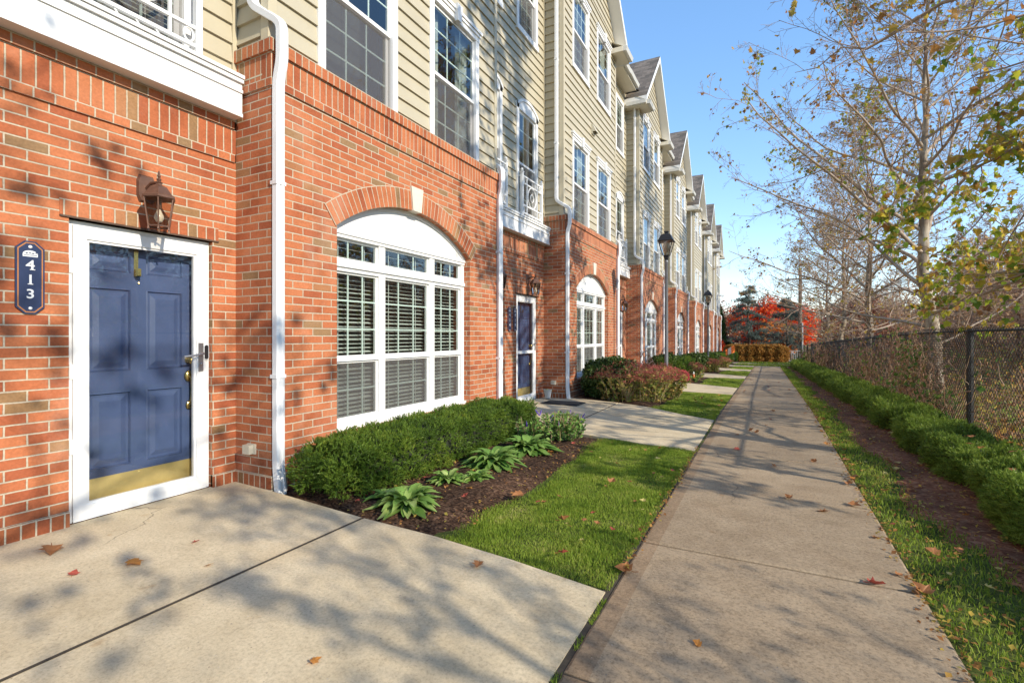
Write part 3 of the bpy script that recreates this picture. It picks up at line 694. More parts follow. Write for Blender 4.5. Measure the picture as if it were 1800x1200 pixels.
def arched_window(parent):
    px = BF-0.13; mb = MB(); y0, y1 = AC-AW, AC+AW; f = px+.03
    cols = [(y0+.075, y0+.685), (AC-.405, AC+.405), (y1-.685, y1-.075)]
    rows = [(SILL+.06, 1.045), (1.08, 1.945), (2.06, 2.275)]
    # white framework as bars between the lights
    ys = [y0, cols[0][0], cols[0][1], cols[1][0], cols[1][1], cols[2][0], cols[2][1], y1]
    for i in range(0, 8, 2): mb.box(px-.05, f, ys[i], ys[i+1], SILL, 2.275)
    for (ca, cb) in cols:
        for (za, zb) in ((SILL, rows[0][0]), (rows[0][1], rows[1][0]), (rows[1][1], rows[2][0])): mb.box(px-.051, f-.001, ca, cb, za, zb)
    mb.box(px-.05, f+.02, y0, y1, 1.985, 2.03); mb.box(px-.05, f+.012, y0, y1, 2.276, SPR-.03); mb.box(px-.05, f+.025, y0, y1, SPR-.05, SPR-.02)
    mb.box(px-.05, f+.035, y0, y1, SILL-.04, SILL-.001)
    n = 28
    for i in range(n):                                           # segmental head panel and its moulding
        ya, yb = lerp(y0, y1, i/n), lerp(y0, y1, (i+1)/n)
        mb.quad((f, ya, SPR-.03), (f, yb, SPR-.03), (f, yb, arch_z(yb)), (f, ya, arch_z(ya)))
        mb.quad((f+.022, ya, max(SPR-.03, arch_z(ya)-.035)), (f+.022, yb, max(SPR-.03, arch_z(yb)-.035)), (f+.022, yb, arch_z(yb)), (f+.022, ya, arch_z(ya)))
        mb.quad((f, ya, max(SPR-.03, arch_z(ya)-.035)), (f, yb, max(SPR-.03, arch_z(yb)-.035)), (f+.022, yb, max(SPR-.03, arch_z(yb)-.035)), (f+.022, ya, max(SPR-.03, arch_z(ya)-.035)))
    wo = mb.build('arched_window', M['white'], parent)
    g = MB(); gr = MB(); sa = MB(); sc = MB(); bl = MB()
    for (ca, cb) in cols:
        for r, (za, zb) in enumerate(rows):
            xo = px-.0; s = .022
            sa.box(xo-.03, xo+.004, ca, ca+s, za, zb); sa.box(xo-.03, xo+.004, cb-s, cb, za, zb); sa.box(xo-.031, xo+.003, ca+s, cb-s, za, za+s); sa.box(xo-.031, xo+.003, ca+s, cb-s, zb-s, zb)
            g.quad((xo-.008, ca+s, za+s), (xo-.008, cb-s, za+s), (xo-.008, cb-s, zb-s), (xo-.008, ca+s, zb-s))
            for i in (1, 2):
                yy = lerp(ca, cb, i/3); gr.box(xo-.022, xo-.012, yy-.008, yy+.008, za+s, zb-s)
            for i in range(1, (2, 3, 1)[r]):
                zz = lerp(za, zb, i/(2, 3, 1)[r]); gr.box(xo-.0225, xo-.0125, ca+s, cb-s, zz-.008, zz+.008)
            if r == 0: sc.quad((xo+.002, ca+s, za+s), (xo+.002, cb-s, za+s), (xo+.002, cb-s, zb-s), (xo+.002, ca+s, zb-s))
            zz = za
            while zz < zb:
                tl = .014+.004*math.sin(zz*40+ca*9)
                bl.box(px-.118, px-.072, ca-.04, cb+.04, zz, zz+.0035) if False else bl.quad((px-.07, ca-.04, zz), (px-.07, cb+.04, zz), (px-.115, cb+.04, zz+tl), (px-.115, ca-.04, zz+tl)); zz += .044
            for i in (.2, .8): yy = lerp(ca, cb, i); bl.box(px-.069, px-.066, yy-.004, yy+.004, za, zb)
    sa.build('sash', M['white'], wo); g.build('pane', M['glass'], wo); gr.build('grille', M['grille'], wo); sc.build('screen', M['screen'], wo)
    bl.build('blinds', M['blind'], wo)
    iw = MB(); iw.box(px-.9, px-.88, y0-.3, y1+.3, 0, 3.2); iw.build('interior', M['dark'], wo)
    return wo
def lantern(parent, y, z, x):
    """wall lantern; arm and lantern body with its top at z+.17"""
    c = x+0.175; mb = MB()
    # back plate (elongated octagon)
    pl = [(-.04, -.09), (.04, -.09), (.055, -.05), (.055, .05), (.04, .09), (-.04, .09), (-.055, .05), (-.055, -.05)]
    zc = z+0.19
    F_ = [(x+.022, y+a, zc+b) for a, b in pl]; K_ = [(x+.001, y+a*1.15, zc+b*1.15) for a, b in pl]
    mb.quad(*F_)
    for i in range(8): j = (i+1) % 8; mb.quad(K_[i], K_[j], F_[j], F_[i])
    mb.tube([(x+.01, y, zc), (x+.08, y, zc+.035), (c-.03, y, zc+.03), (c, y, zc-.005)], [.017, .014, .012, .014], 8)
    mb.lathe((c, y, z), [(.104, .092), (.112, .098), (.112, .112), (.096, .122), (.075, .15), (.058, .178), (.034, .192), (.022, .198), (.020, .208), (.026, .216), (.012, .224), (.018, .238), (.008, .25), (.013, .262), (.004, .30)], 6)
    for i in range(6):
        a = 2*math.pi*(i+.5)/6
        p0 = (c+.100*math.cos(a), y+.100*math.sin(a), z+.10); p1 = (c+.070*math.cos(a), y+.070*math.sin(a), z-.11)
        mb.tube([p0, p1, (p1[0], p1[1], p1[2]-.02)], [.0055, .0055, .009], 5)
    mb.lathe((c, y, z), [(.066, -.112), (.073, -.11), (.073, -.10), (.062, -.10)], 6, cap=False)
    mb.lathe((c, y, z), [(.018, .02), (.018, .09)], 8)
    lo = mb.build('wall_lantern', M['bronze'], parent, smooth=False)
    g = MB(); g.lathe((c, y, z), [(.066, -.10), (.096, .095)], 6, cap=False); g.build('lantern_pane', M['lanternglass'], lo)
    b = MB(); b.lathe((c, y, z), [(.012, .03), (.014, .01), (.03, -.025), (.032, -.045), (.02, -.068), (.003, -.075)], 10); b.build('bulb', M['bulb'], lo, smooth=True)
    return lo
def door(parent, y0, y1, z0, z1, bell=False, midrail=False):
    px = RF-0.055; fr = 0.035                                     # storm frame face
    # inner blue slab with six raised panels
    dx = px-0.085; mb = MB(); a, b = y0+.05, y1-.05; zA, zB = z0+.04, z1-.05
    Wd = b-a
    cs = [(a+.13*Wd, a+.44*Wd), (a+.56*Wd, a+.87*Wd)]; rs = [(zA+.27, zA+.82), (zA+.97, zA+1.58), (zA+1.70, zB-.12)]
    ysp = [a, cs[0][0], cs[0][1], cs[1][0], cs[1][1], b]; zsp = [zA, rs[0][0], rs[0][1], rs[1][0], rs[1][1], rs[2][0], rs[2][1], zB]
    for i in range(5):
        for j in range(7):
            if i in (1, 3) and j in (1, 3, 5):
                u0, u1, v0, v1 = ysp[i], ysp[i+1], zsp[j], zsp[j+1]
                def rect(t, d): return [(dx+d, u0+t, v0+t), (dx+d, u1-t, v0+t), (dx+d, u1-t, v1-t), (dx+d, u0+t, v1-t)]
                lv = [rect(0, 0), rect(.008, .004), rect(.014, -.012), rect(.03, -.012), rect(.065, -.001)]
                for A_, B_ in zip(lv, lv[1:]):
                    for q in range(4): q2 = (q+1) % 4; mb.quad(A_[q], A_[q2], B_[q2], B_[q])
                mb.quad(*lv[-1])
            else: mb.quad((dx, ysp[i], zsp[j]), (dx, ysp[i+1], zsp[j]), (dx, ysp[i+1], zsp[j+1]), (dx, ysp[i], zsp[j+1]))
    mb.box(dx-.04, dx-.03, a-.06, b+.06, zA-.05, zB+.06)
    do = mb.build('door', M['blue'], parent)
    f = MB()                                                      # jamb plus storm door frame
    f.box(px-.10, px-.005, y0, y0+.03, z0, z1); f.box(px-.10, px-.005, y1-.03, y1, z0, z1); f.box(px-.10, px-.006, y0+.03, y1-.03, z1-.03, z1)
    sy0, sy1, sz0, sz1 = y0+.004, y1-.004, z0+.01, z1-.004
    f.box(px-.004, px+.012, sy0, sy0+.028, sz0, sz1); f.box(px-.004, px+.012, sy1-.028, sy1, sz0, sz1); f.box(px-.004, px+.012, sy0+.028, sy1-.028, sz1-.03, sz1)
    st = .105
    g0, g1, h0, h1 = sy0+st, sy1-st, sz0+.10, sz1-.115
    f.box(px-.022, px+.026, sy0+.03, g0, sz0+.002, sz1-.033); f.box(px-.022, px+.026, g1, sy1-.03, sz0+.002, sz1-.033)
    f.box(px-.022, px+.025, g0, g1, sz0+.002, h0); f.box(px-.022, px+.025, g0, g1, h1, sz1-.033)
    for (q0, q1, r0, r1) in ((g0, g0+.018, h0, h1), (g1-.018, g1, h0, h1), (g0+.018, g1-.018, h0, h0+.018), (g0+.018, g1-.018, h1-.018, h1)): f.box(px-.015, px+.015, q0, q1, r0, r1)
    if midrail: f.box(px-.012, px+.022, g0+.018, g1-.018, z0+.93, z0+.985)
    for q in (.25, .5, .85): f.box(px+.010, px+.020, sy0+.012, sy0+.030, lerp(sz0, sz1, q)-.05, lerp(sz0, sz1, q)+.05)
    f.build('storm_door_frame', M['white'], do, bevel=0.003)
    g = MB(); g.quad((px+.004, g0, h0), (px+.004, g1, h0), (px+.004, g1, h1), (px+.004, g0, h1)); g.build('pane', M['stormglass'], do)
    k = MB(); k.box(dx, dx+.004, a+.02, b-.02, zA+.012, zA+.215)
    for q in (.06, .5, .94): k.ball((dx+.005, lerp(a, b, q), zA+.20), .006, 6, 4)
    k.build('kick_plate', M['brassdull'], do)
    h = MB(); yy = (a+b)/2-.02; h.box(dx+.002, dx+.007, yy-.014, yy+.014, zB-.28, zB+.0); h.box(dx+.002, dx+.05, yy-.014, yy+.014, zB-.285, zB-.28); h.box(dx+.046, dx+.05, yy-.014, yy+.014, zB-.285, zB-.225)
    h.build('wreath_hook', M['brass'], do)
    hk = MB(); hy = b-.065; hk.ball((dx+.045, hy, zA+1.03), .03, 12, 8); hk.tube([(dx, hy, zA+1.03), (dx+.03, hy, zA+1.03)], .028, 12); hk.build('knob', M['brass'], do, smooth=True)
    hs = MB(); hs.ball((dx+.01, hy, zA+.90), .036, 12, 8, (.5, 1, 1.3)); hs.ball((dx+.01, hy, zA+.66), .024, 12, 8, (.5, 1, 1.5))
    hs.tube([(dx+.015, hy, zA+.91), (dx+.055, hy, zA+.88), (dx+.06, hy, zA+.80), (dx+.045, hy, zA+.72), (dx+.015, hy, zA+.66)], [.011, .013, .011, .009, .008], 8); hs.build('handle_set', M['brass'], do, smooth=True)
    sh = MB(); ly = g1+.030; sh.box(px+.026, px+.033, ly-.019, ly+.019, z0+.98, z0+1.21); sh.tube([(px+.03, ly, z0+1.12), (px+.07, ly, z0+1.125), (px+.075, ly-.06, z0+1.115), (px+.065, ly-.15, z0+1.105)], [.010, .010, .009, .007], 8); sh.ball((px+.036, ly, z0+1.04), .012, 8, 6)
    sh.build('storm_door_handle', M['steel'], do, smooth=True)
    pe = MB(); pe.ball((dx+.002, (a+b)/2, zA+1.63), .008, 8, 6); pe.build('peephole', M['brass'], do)
    if bell:
        be = MB()
        for (rr, mt, d) in ((.022, 0, .018), (.0165, 1, .021)):
            be.mi = mt; pts = []
            for i in range(24):
                t = 2*math.pi*i/24; pts.append((y1-.036+rr*math.cos(t), z0+1.135+rr*math.sin(t)+(.042 if math.sin(t) > 0 else -.042)))
            fr_ = [(px+.016+d, p, q) for p, q in pts]; bk = [(px+.014, p, q) for p, q in pts]
            be.quad(*fr_)
            for i in range(24): j = (i+1) % 24; be.quad(bk[i], bk[j], fr_[j], fr_[i])
        be.build('doorbell', [M['vinylwhite'], M['black']], do)
    return do
def railing(parent, y0, y1, z0, z1, x):
    r = MB(); zb, zb2, zt2, zt = z0+.07, z0+.21, z1-.18, z1-.05
    for z in (zb, zb2, zt2, zt): r.box(x-.014, x+.014, y0+.02, y1-.02, z-.013, z+.013)
    c = (y0+y1)/2; hw = (y1-y0)/2
    for y in (c-hw*.52, c+hw*.52): r.box(x-.010, x+.010, y-.010, y+.010, zb+.013, zt-.013)
    for y in (y0+.07, y1-.07):
        r.ring((x, y, (zb+zb2)/2), .036, .052, .009); r.ring((x, y, (zt+zt2)/2), .036, .05, .009)
    r.ring((x, c, (zb2+zt2)/2), hw*.42, (zt2-zb2)/2-.01, .013, 28); r.ring((x, c, (zb2+zt2)/2), hw*.16, (zt2-zb2)*.18, .009, 20)
    for i in range(3): r.tube([(x, c+(-.3+.3*i)*hw, zb-.013), (x+.0, c+(-.3+.3*i)*hw+.03, zb-.05), (x, c+(-.3+.3*i)*hw, zb-.06)], .007, 5)
    for y in (y0, y1): r.box(RF, x, y-.012, y+.012, zt-.012, zt+.012); r.box(RF, x, y-.012, y+.012, zb-.012, zb+.012)
    ro = r.build('balcony_railing', M['white'], parent)
    for y in (y0, y1):
        posts = MB()
        posts.box(x-.024, x+.024, y-.024, y+.024, z0, z1); posts.box(x-.032, x+.032, y-.032, y+.032, z1, z1+.02); posts.ball((x, y, z1+.055), .028, 10, 8); posts.tube([(x, y, z1+.015), (x, y, z1+.04)], .013, 8)
        posts.build('railing_post', M['white'], ro)
    return ro
EAVE = 9.28
def townhouse(n, label, dy=0.0):
    dz = 0 if n < 2 else -0.16*(n-1)
    root = empty('brick_townhouse', (-3.655, B0+n*P, dz), label, 'townhouse', 'row of brick and tan sided townhouses')
    lo = -0.6                                                      # foundations run below grade
    # ---- brick walls
    b = MB(); y0, y1 = AC-AW, AC+AW; top = CAP-.41
    b.quad((BF, 0, lo), (BF, y0, lo), (BF, y0, top), (BF, 0, top)); b.quad((BF, y1, lo), (BF, W, lo), (BF, W, top), (BF, y1, top))
    b.quad((BF, y0, lo), (BF, y1, lo), (BF, y1, SILL-.04), (BF, y0, SILL-.04))
    nn = 28; D = .19
    for i in range(nn):
        ya, yb = lerp(y0, y1, i/nn), lerp(y0, y1, (i+1)/nn)
        b.quad((BF, ya, arch_z(ya)), (BF, yb, arch_z(yb)), (BF, yb, top), (BF, ya, top)); b.quad((BF-D, ya, arch_z(ya)), (BF-D, yb, arch_z(yb)), (BF, yb, arch_z(yb)), (BF, ya, arch_z(ya)))
    b.quad((BF, y0, SILL-.04), (BF-D, y0, SILL-.04), (BF-D, y0, SPR), (BF, y0, SPR)); b.quad((BF-D, y1, SILL-.04), (BF, y1, SILL-.04), (BF, y1, SPR), (BF-D, y1, SPR))
    b.quad((BF-D, y0, SILL-.04), (BF, y0, SILL-.04), (BF, y1, SILL-.04), (BF-D, y1, SILL-.04))
    b.quad((RF, 0, lo), (BF, 0, lo), (BF, 0, top), (RF, 0, top)); b.quad((BF, W, lo), (RF, W, lo), (RF, W, top), (BF, W, top))
    # recess wall with two door openings
    drs = [(W+.15, W+1.08), (5.43+dy, 6.385+dy)]; dzt = 2.085; rt = 2.80
    ys = [W, drs[0][0], drs[0][1], drs[1][0], drs[1][1], P]
    for i in range(5):
        if i in (1, 3): b.quad((RF, ys[i], dzt), (RF, ys[i+1], dzt), (RF, ys[i+1], rt), (RF, ys[i], rt)); b.quad((RF, ys[i], lo), (RF, ys[i+1], lo), (RF, ys[i+1], .028), (RF, ys[i], .028))
        else: b.quad((RF, ys[i], lo), (RF, ys[i+1], lo), (RF, ys[i+1], rt), (RF, ys[i], rt))
    for (a, c) in drs:
        b.quad((RF, a, .028), (RF-.2, a, .028), (RF-.2, a, dzt), (RF, a, dzt)); b.quad((RF-.2, c, .028), (RF, c, .028), (RF, c, dzt), (RF-.2, c, dzt))
        b.quad((RF-.2, a, dzt), (RF-.2, c, dzt), (RF, c, dzt), (RF, a, dzt)); b.quad((RF-.2, a, .028), (RF, a, .028), (RF, c, .028), (RF-.2, c, .028))
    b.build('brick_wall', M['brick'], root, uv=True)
    # projecting base of header bricks
    # brick bands: header course, soldier course, rowlock cap
    hd = MB(); p = .016
    hz = top; hd.box(RF, BF+p, -p, W+p, hz, hz+.0685); h2 = MB(); h2.box(RF-.02, RF+p, W+p, P-p, rt, rt+.0685); h2.build('header_course', M['header'], root, uv=True, uvshift=(0, -rt))
    hd.build('header_course', M['header'], root, uv=True, uvshift=(0, -top))
    s = MB(); sz = hz+.0685; s.box(RF, BF+.006, -.006, W+.006, sz, sz+.215, '-z')
    so_ = s.build('soldier_course', M['soldier'], root, uv=True, uvshift=(0, -sz))
    s = MB(); s.box(RF-.02, RF+.010, W+.006, P-.006, rt+.0685, rt+.2835, '-z'); s.build('soldier_course', M['soldier'], root, uv=True, uvshift=(0, -(rt+.0685)))
    c = MB(); cz = sz+.215; c.box(RF, BF+.03, -.03, W+.03, cz, cz+.107); c.build('parapet_cap', M['rowlock'], root, uv=True, uvshift=(0, -cz))
    c = MB(); c.box(RF-.02, RF+.03, W+.03, P-.03, rt+.2835, rt+.355); c.build('header_course', M['header'], root, uv=True, uvshift=(0, -(rt+.2835)))
    bs = MB(); bs.box(RF, BF+.014, -.014, y0, lo, .135); bs.box(RF, BF+.014, y1, W+.014, lo, .135); bs.box(BF-.1, BF+.0145, y0, y1, lo, .134)
    for i in (0, 2, 4): MB().box(RF-.02, RF+.014, ys[i]+(.014 if i == 0 else 0), ys[i+1]-(.014 if i == 4 else 0), lo, .135).build('brick_base', M['rowlock'], root, uv=True, uvshift=(0, -.027))
    bs.build('brick_base', M['rowlock'], root, uv=True, uvshift=(0, -.027))
    # rowlock over the doors and lintels
    for (a, c2) in drs:
        q = MB(); q.box(RF-.02, RF+.004, a-.05, c2+.05, dzt+.012, dzt+.119); q.build('door_rowlock', M['rowlock'], root, uv=True, uvshift=(0, -(dzt+.012)))
        l = MB(); l.box(RF-.12, RF+.012, a-.05, c2+.05, dzt, dzt+.011); l.build('lintel', M['lintel'], root)
    # arch ring and keystone
    r = MB(); th0 = math.asin(AW/ARAD); zc = SPR+RISE-ARAD; ri, ro = ARAD, ARAD+.225; k = 40; x1 = BF+.008
    for i in range(k):
        t0, t1 = lerp(-th0*1.02, th0*1.02, i/k), lerp(-th0*1.02, th0*1.02, (i+1)/k)
        pt = lambda rad, t, x: (x, AC+rad*math.sin(t), zc+rad*math.cos(t))
        u0, u1 = t0*(ri+.1)+5, t1*(ri+.1)+5
        r.quad(pt(ri, t0, x1), pt(ri, t1, x1), pt(ro, t1, x1), pt(ro, t0, x1), uv=[(u0, 0), (u1, 0), (u1, .215), (u0, .215)])
        r.quad(pt(ri, t0, BF-.05), pt(ri, t1, BF-.05), pt(ri, t1, x1), pt(ri, t0, x1), uv=[(u0, .05), (u1, .05), (u1, .11), (u0, .11)])
        r.quad(pt(ro, t0, x1), pt(ro, t1, x1), pt(ro, t1, BF-.02), pt(ro, t0, BF-.02), uv=[(u0, .1), (u1, .1), (u1, .12), (u0, .12)])
    for sg in (-1, 1):
        t = sg*th0*1.02; q = [pt(ri, t, BF-.02), pt(ri, t, x1), pt(ro, t, x1), pt(ro, t, BF-.02)]
        r.quad(*(q if sg < 0 else q[::-1]), uv=[(0, .1), (.02, .1), (.02, .2), (0, .2)])
    r.build('brick_arch', M['soldier'], root, uv=True)
    ks = MB(); kz0, kz1 = SPR+RISE-.005, SPR+RISE+.27
    q = [(AC-.075, kz0), (AC+.075, kz0), (AC+.11, kz1), (AC-.11, kz1)]; fr_ = [(BF+.03, a, z) for a, z in q]; bk = [(BF-.12, a, z) for a, z in q]
    ks.quad(*fr_)
    for i in range(4): j = (i+1) % 4; ks.quad(bk[i], bk[j], fr_[j], fr_[i])
    ks.build('keystone', M['stone'], root, bevel=.004)
    # ---- upper storeys in lap siding
    wA = (0.50, 1.60); wB = (2.20, 3.35)
    wz2 = (3.66, 5.58); wz3 = (7.05, 8.82)
    ops = [(a, c2, z[0], z[1]) for (a, c2) in (wA, wB) for z in (wz2, wz3)]
    w1 = (W+.03, W+.94); w2 = (5.40, 6.33); jz = (3.50, 5.62); rz3 = (7.0, 8.72)
    rops = [(a, c2, z[0], z[1]) for (a, c2) in (w1, w2) for z in (jz, rz3)]
    sd = MB(); s0 = CAP-.30
    siding(sd, '+x', .07, W-.07, s0, EAVE, SF, ops)
    gx = W/2; gh = 2.05
    siding(sd, '+x', .0, W, EAVE, EAVE+gh, SF, (), clip=lambda z: (gx-(W/2)*(1-(z-EAVE)/gh), gx+(W/2)*(1-(z-EAVE)/gh)))
    siding(sd, '-y', RF, SF-.06, s0, EAVE, 0.015); siding(sd, '+y', RF, SF-.06, s0, EAVE, W-.015)
    siding(sd, '+x', W, P, 3.15, EAVE+.1, RF-.005, rops)
    sd.build('lap_siding', M['siding'], root)
    for (a, c2) in ((-.012, .07), (W-.07, W+.012)): MB().box(SF-.07, SF+.022, a, c2, CAP-.02, EAVE+.05).build('corner_trim', M['post'], root)
    for y in (W+.02, P-.02): MB().box(RF-.01, RF+.02, y-.02, y+.02, 3.2, EAVE).build('corner_trim', M['post'], root)
    rg = random.Random(n*13+5)
    for i, (a, c2) in enumerate((wA, wB)):
        window(root, a, c2, wz2[0], wz2[1], SF, (3, 3), 3, 'key', rg.choice(['shade', 'curtain', 'none', 'blind']) if not (n == 0) else ('none', 'curtain')[i])
        window(root, a, c2, wz3[0], wz3[1], SF, (3, 3), 3, 'key', rg.choice(['blind', 'curtain', 'shade']))
    for i, (a, c2) in enumerate((w1, w2)):
        window(root, a, c2, jz[0], jz[1], RF, (3, 3), 3, 'arch', 'blind' if i else 'curtain', 'balcony_window'); window(root, a, c2, rz3[0], rz3[1], RF, (3, 3), 3, 'plain', rg.choice(['blind', 'curtain']))
    arched_window(root)
    # ---- fascia band with small balcony railings
    fb = MB(); x = RF+.14
    fb.box(RF-.02, x, W+.035, P-.035, rt+.357, 3.44); fb.box(RF-.02, x+.022, W+.034, P-.034, 3.442, 3.475); fb.box(RF-.02, x+.012, W+.0345, P-.0345, 3.36, 3.385); fb.box(RF-.02, x+.035, W+.033, P-.033, 3.477, 3.505)
    fb.box(RF-.02, x+.01, W+.0345, P-.0345, rt+.3565, rt+.385)
    fb.build('fascia_band', M['white'], root)
    for (a, c2) in (w1, w2): railing(root, a+.03, c2-.03, 3.506, 4.30, RF+.115)
    # ---- doors, lanterns, outlet
    for i, (a, c2) in enumerate(drs):
        door(root, a, c2, .03, dzt-.003, bell=(i == 1 and n == -1), midrail=(n >= 0)); lantern(root, (a+c2)/2-(.02 if i else 0), 2.20, RF)
    ou = MB(); ou.box(BF-.245, BF-.145, W-.0, W+.0, 0, 0) if False else None
    ou.box(BF-.29, BF-.19, -.018, 0, .30, .385); ou.box(BF-.285, BF-.20, -.062, -.018, .305, .38)
    ou.build('outlet_cover', M['outlet'], root, bevel=.006)
    # ---- downspouts
    def bend(pts, r=.05):
        out = [Vector(pts[0])]
        for a, b_, c_ in zip(pts, pts[1:], pts[2:]):
            a, b_, c_ = Vector(a), Vector(b_), Vector(c_); d0 = (a-b_).normalized(); d1 = (c_-b_).normalized(); rr = min(r, (a-b_).length*.45, (c_-b_).length*.45)
            for t in (0, .2, .4, .6, .8, 1): out.append((b_+d0*rr).lerp(b_, t).lerp(b_.lerp(b_+d1*rr, t), t))
        return out+[Vector(pts[-1])]
    ds = MB()
    sx, sy = BF-.16, -.055
    ds.rect_sweep(bend([(sx, sy, EAVE-.05), (sx, sy, CAP+.27), (BF+.095, .03, CAP+.10), (BF+.095, .03, CAP-.22), (BF+.045, .035, CAP-.36), (BF+.045, .035, .22), (BF+.075, .035, .02-.06)], .07), .082, .062)
    for z in (6.9, 8.5, 5.2): ds.box(sx-.036, sx+.036, sy-.048, 0, z, z+.03)
    for z in (.95, 2.55): ds.box(BF, BF+.079, -.012, .082, z, z+.03)
    ds.build('downspout', M['vinylwhite'], root, smooth=True)
    ds = MB(); yq = W-.03
    ds.rect_sweep(bend([(RF+.30, W+.06, CAP+.14), (BF-.03, W+.03, CAP+.135), (BF+.085, yq, CAP+.03), (BF+.085, yq, CAP-.24), (BF+.045, yq, CAP-.38), (BF+.045, yq, .05-.1)], .06), .082, .062)
    for z in (.95, 2.55): ds.box(BF, BF+.079, yq-.047, yq+.047, z, z+.03)
    ds.build('downspout', M['vinylwhite'], root, smooth=True)
    # ---- roof: gable over the bay, main slope behind
    ov = .30; so2 = .24; rx0 = -5.5
    xg = SF+ov; zh = EAVE+gh+.06; sl_ = gh/(W/2); ze = zh-sl_*(W/2+so2); th = .06
    rm = MB()
    for sg in (-1, 1):
        ye = gx+sg*(W/2+so2); A_ = (xg, gx, zh); Bq = (xg, ye, ze); Cq = (rx0, ye, ze); Dq = (rx0, gx, zh); L_ = math.hypot(W/2+so2, zh-ze)
        q = [A_, Bq, Cq, Dq]; uvq = [(0, L_), (0, 0), (xg-rx0, 0), (xg-rx0, L_)]
        rm.quad(*(q if sg > 0 else q[::-1])[::-1], uv=(uvq if sg > 0 else uvq[::-1])[::-1])
    xe = RF+.42; zr = EAVE+.13
    q = [(xe, -.0, zr), (xe, P, zr), (-6.0, P, zr+3.9), (-6.0, 0, zr+3.9)]; rm.quad(*q, uv=[(0, 0), (P, 0), (P, 6.8), (0, 6.8)])
    rm.quad((-6.0, 0, zr+3.9), (-6.0, P, zr+3.9), (-11.6, P, zr), (-11.6, 0, zr), uv=[(0, 0), (P, 0), (P, 6.8), (0, 6.8)])
    rm.build('roof', M['shingle'], root, uv=True)
    rk = MB()                                                     # rake boards, soffits under the gable
    for sg in (-1, 1):
        ye = gx+sg*(W/2+so2); dn = .17
        P0 = Vector((xg, gx, zh)); P1 = Vector((xg, ye, ze))
        for (xo, d) in ((xg+.012, dn),):
            q = [(xo, gx, zh-.005), (xo, ye, ze-.005), (xo, ye, ze-d), (xo, gx, zh-d-.04)]; rk.quad(*(q if sg < 0 else q[::-1]))
        q = [(xg+.012, gx, zh-dn-.04), (xg+.012, ye, ze-dn), (SF-.02, ye, ze-dn), (SF-.02, gx, zh-dn-.04)]; rk.quad(*(q if sg < 0 else q[::-1]))
        q = [(xg+.012, ye, ze-.003), (rx0+4.6, ye, ze-.003), (rx0+4.6, ye, ze-dn), (xg+.012, ye, ze-dn)]; rk.quad(*(q if sg > 0 else q[::-1]))
    rk.build('rake_trim', M['white'], root)
    for sg in (-1, 1):                                            # eave returns at the gable feet
        ev = MB()
        yo = gx+sg*(W/2+so2+.02); yi = gx+sg*(W/2-.42); a_, b_ = min(yo, yi), max(yo, yi); zb = ze-.30
        ev.box(SF-.02, xg+.02, a_, b_, zb, ze-.172)
        yo2 = gx+sg*(W/2+so2+.02); ev.box(RF-.2, SF-.02, min(yo2, gx+sg*W/2), max(yo2, gx+sg*W/2), zb, ze-.172)
        ev.quad((xg+.02, a_, ze-.171), (xg+.02, b_, ze-.171), (SF-.02, b_, ze+.02), (SF-.02, a_, ze+.02))
        ev.build('eave_return', M['soffit'], root)
    ev = MB(); ev.box(RF-.2, xe-.02, W+so2+.04, P-so2-.04, zr-.30, zr-.27)     # soffit over the recess
    ev.build('soffit', M['soffit'], root)
    gt = MB()
    def gutter(x, a_, b_, z, sign=1):
        gt = MB(); pr = [(0, 0), (.105, 0), (.118, -.02), (.10, -.07), (.085, -.115), (0, -.115)]
        A2 = [(x+p_, a_, z+q_) for p_, q_ in pr]; B2 = [(x+p_, b_, z+q_) for p_, q_ in pr]
        for i in range(6): j = (i+1) % 6; gt.quad(A2[i], A2[j], B2[j], B2[i])
        gt.quad(*A2[::-1]); gt.quad(*B2)
        return gt.build('gutter', M['fascia'], root)
    gutter(xe-.02, W+so2+.05, W+1.45, zr-.155); gutter(xe-.02, W+1.47, P-so2-.05, zr-.125)
    MB().box(xe-.06, xe-.021, W+so2+.04, P-so2-.04, zr-.275, zr-.01).build('fascia_board', M['fascia'], root)
    for sg in (-1, 1):
        yo = gx+sg*(W/2+so2+.02); yi = gx+sg*(W/2-.40); gutter(xg+.022, min(yo, yi), max(yo, yi), ze-.175)
        a_ = yo; # along the gable side
        MB().box(RF+.1, xg, min(a_, a_+sg*.09), max(a_, a_+sg*.09), ze-.28, ze-.172).build('fascia_board', M['fascia'], root)
    # body of the house behind the facade, so nothing shows through
    bd = MB(); bd.box(-11.5, -1.6, .02, P-.02, lo, EAVE+.1); bd.box(-1.6, RF-.7, .02, .06, lo, EAVE); bd.box(-1.6, RF-.7, P-.06, P-.02, lo, EAVE)
    for z in (3.0, 6.3): bd.box(-1.6, SF-.25, .25, W-.25, z, z+.2); bd.box(-1.6, RF-.25, W+.02, P-.05, z, z+.2)
    bd.build('rear_wall', M['siding'], root)
    if n in (1, 3):
        ve = MB(); ve.box(SF, SF+.05, 1.78, 1.98, 6.05, 6.28); ve.quad((SF+.05, 1.78, 6.28), (SF+.05, 1.98, 6.28), (SF+.13, 1.98, 6.10), (SF+.13, 1.78, 6.10)); ve.quad((SF+.05, 1.78, 6.10), (SF+.05, 1.78, 6.28), (SF+.13, 1.78, 6.10)); ve.quad((SF+.05, 1.98, 6.10), (SF+.13, 1.98, 6.10), (SF+.05, 1.98, 6.28))
        ve.build('vent_hood', M['outlet'], root)
    return root
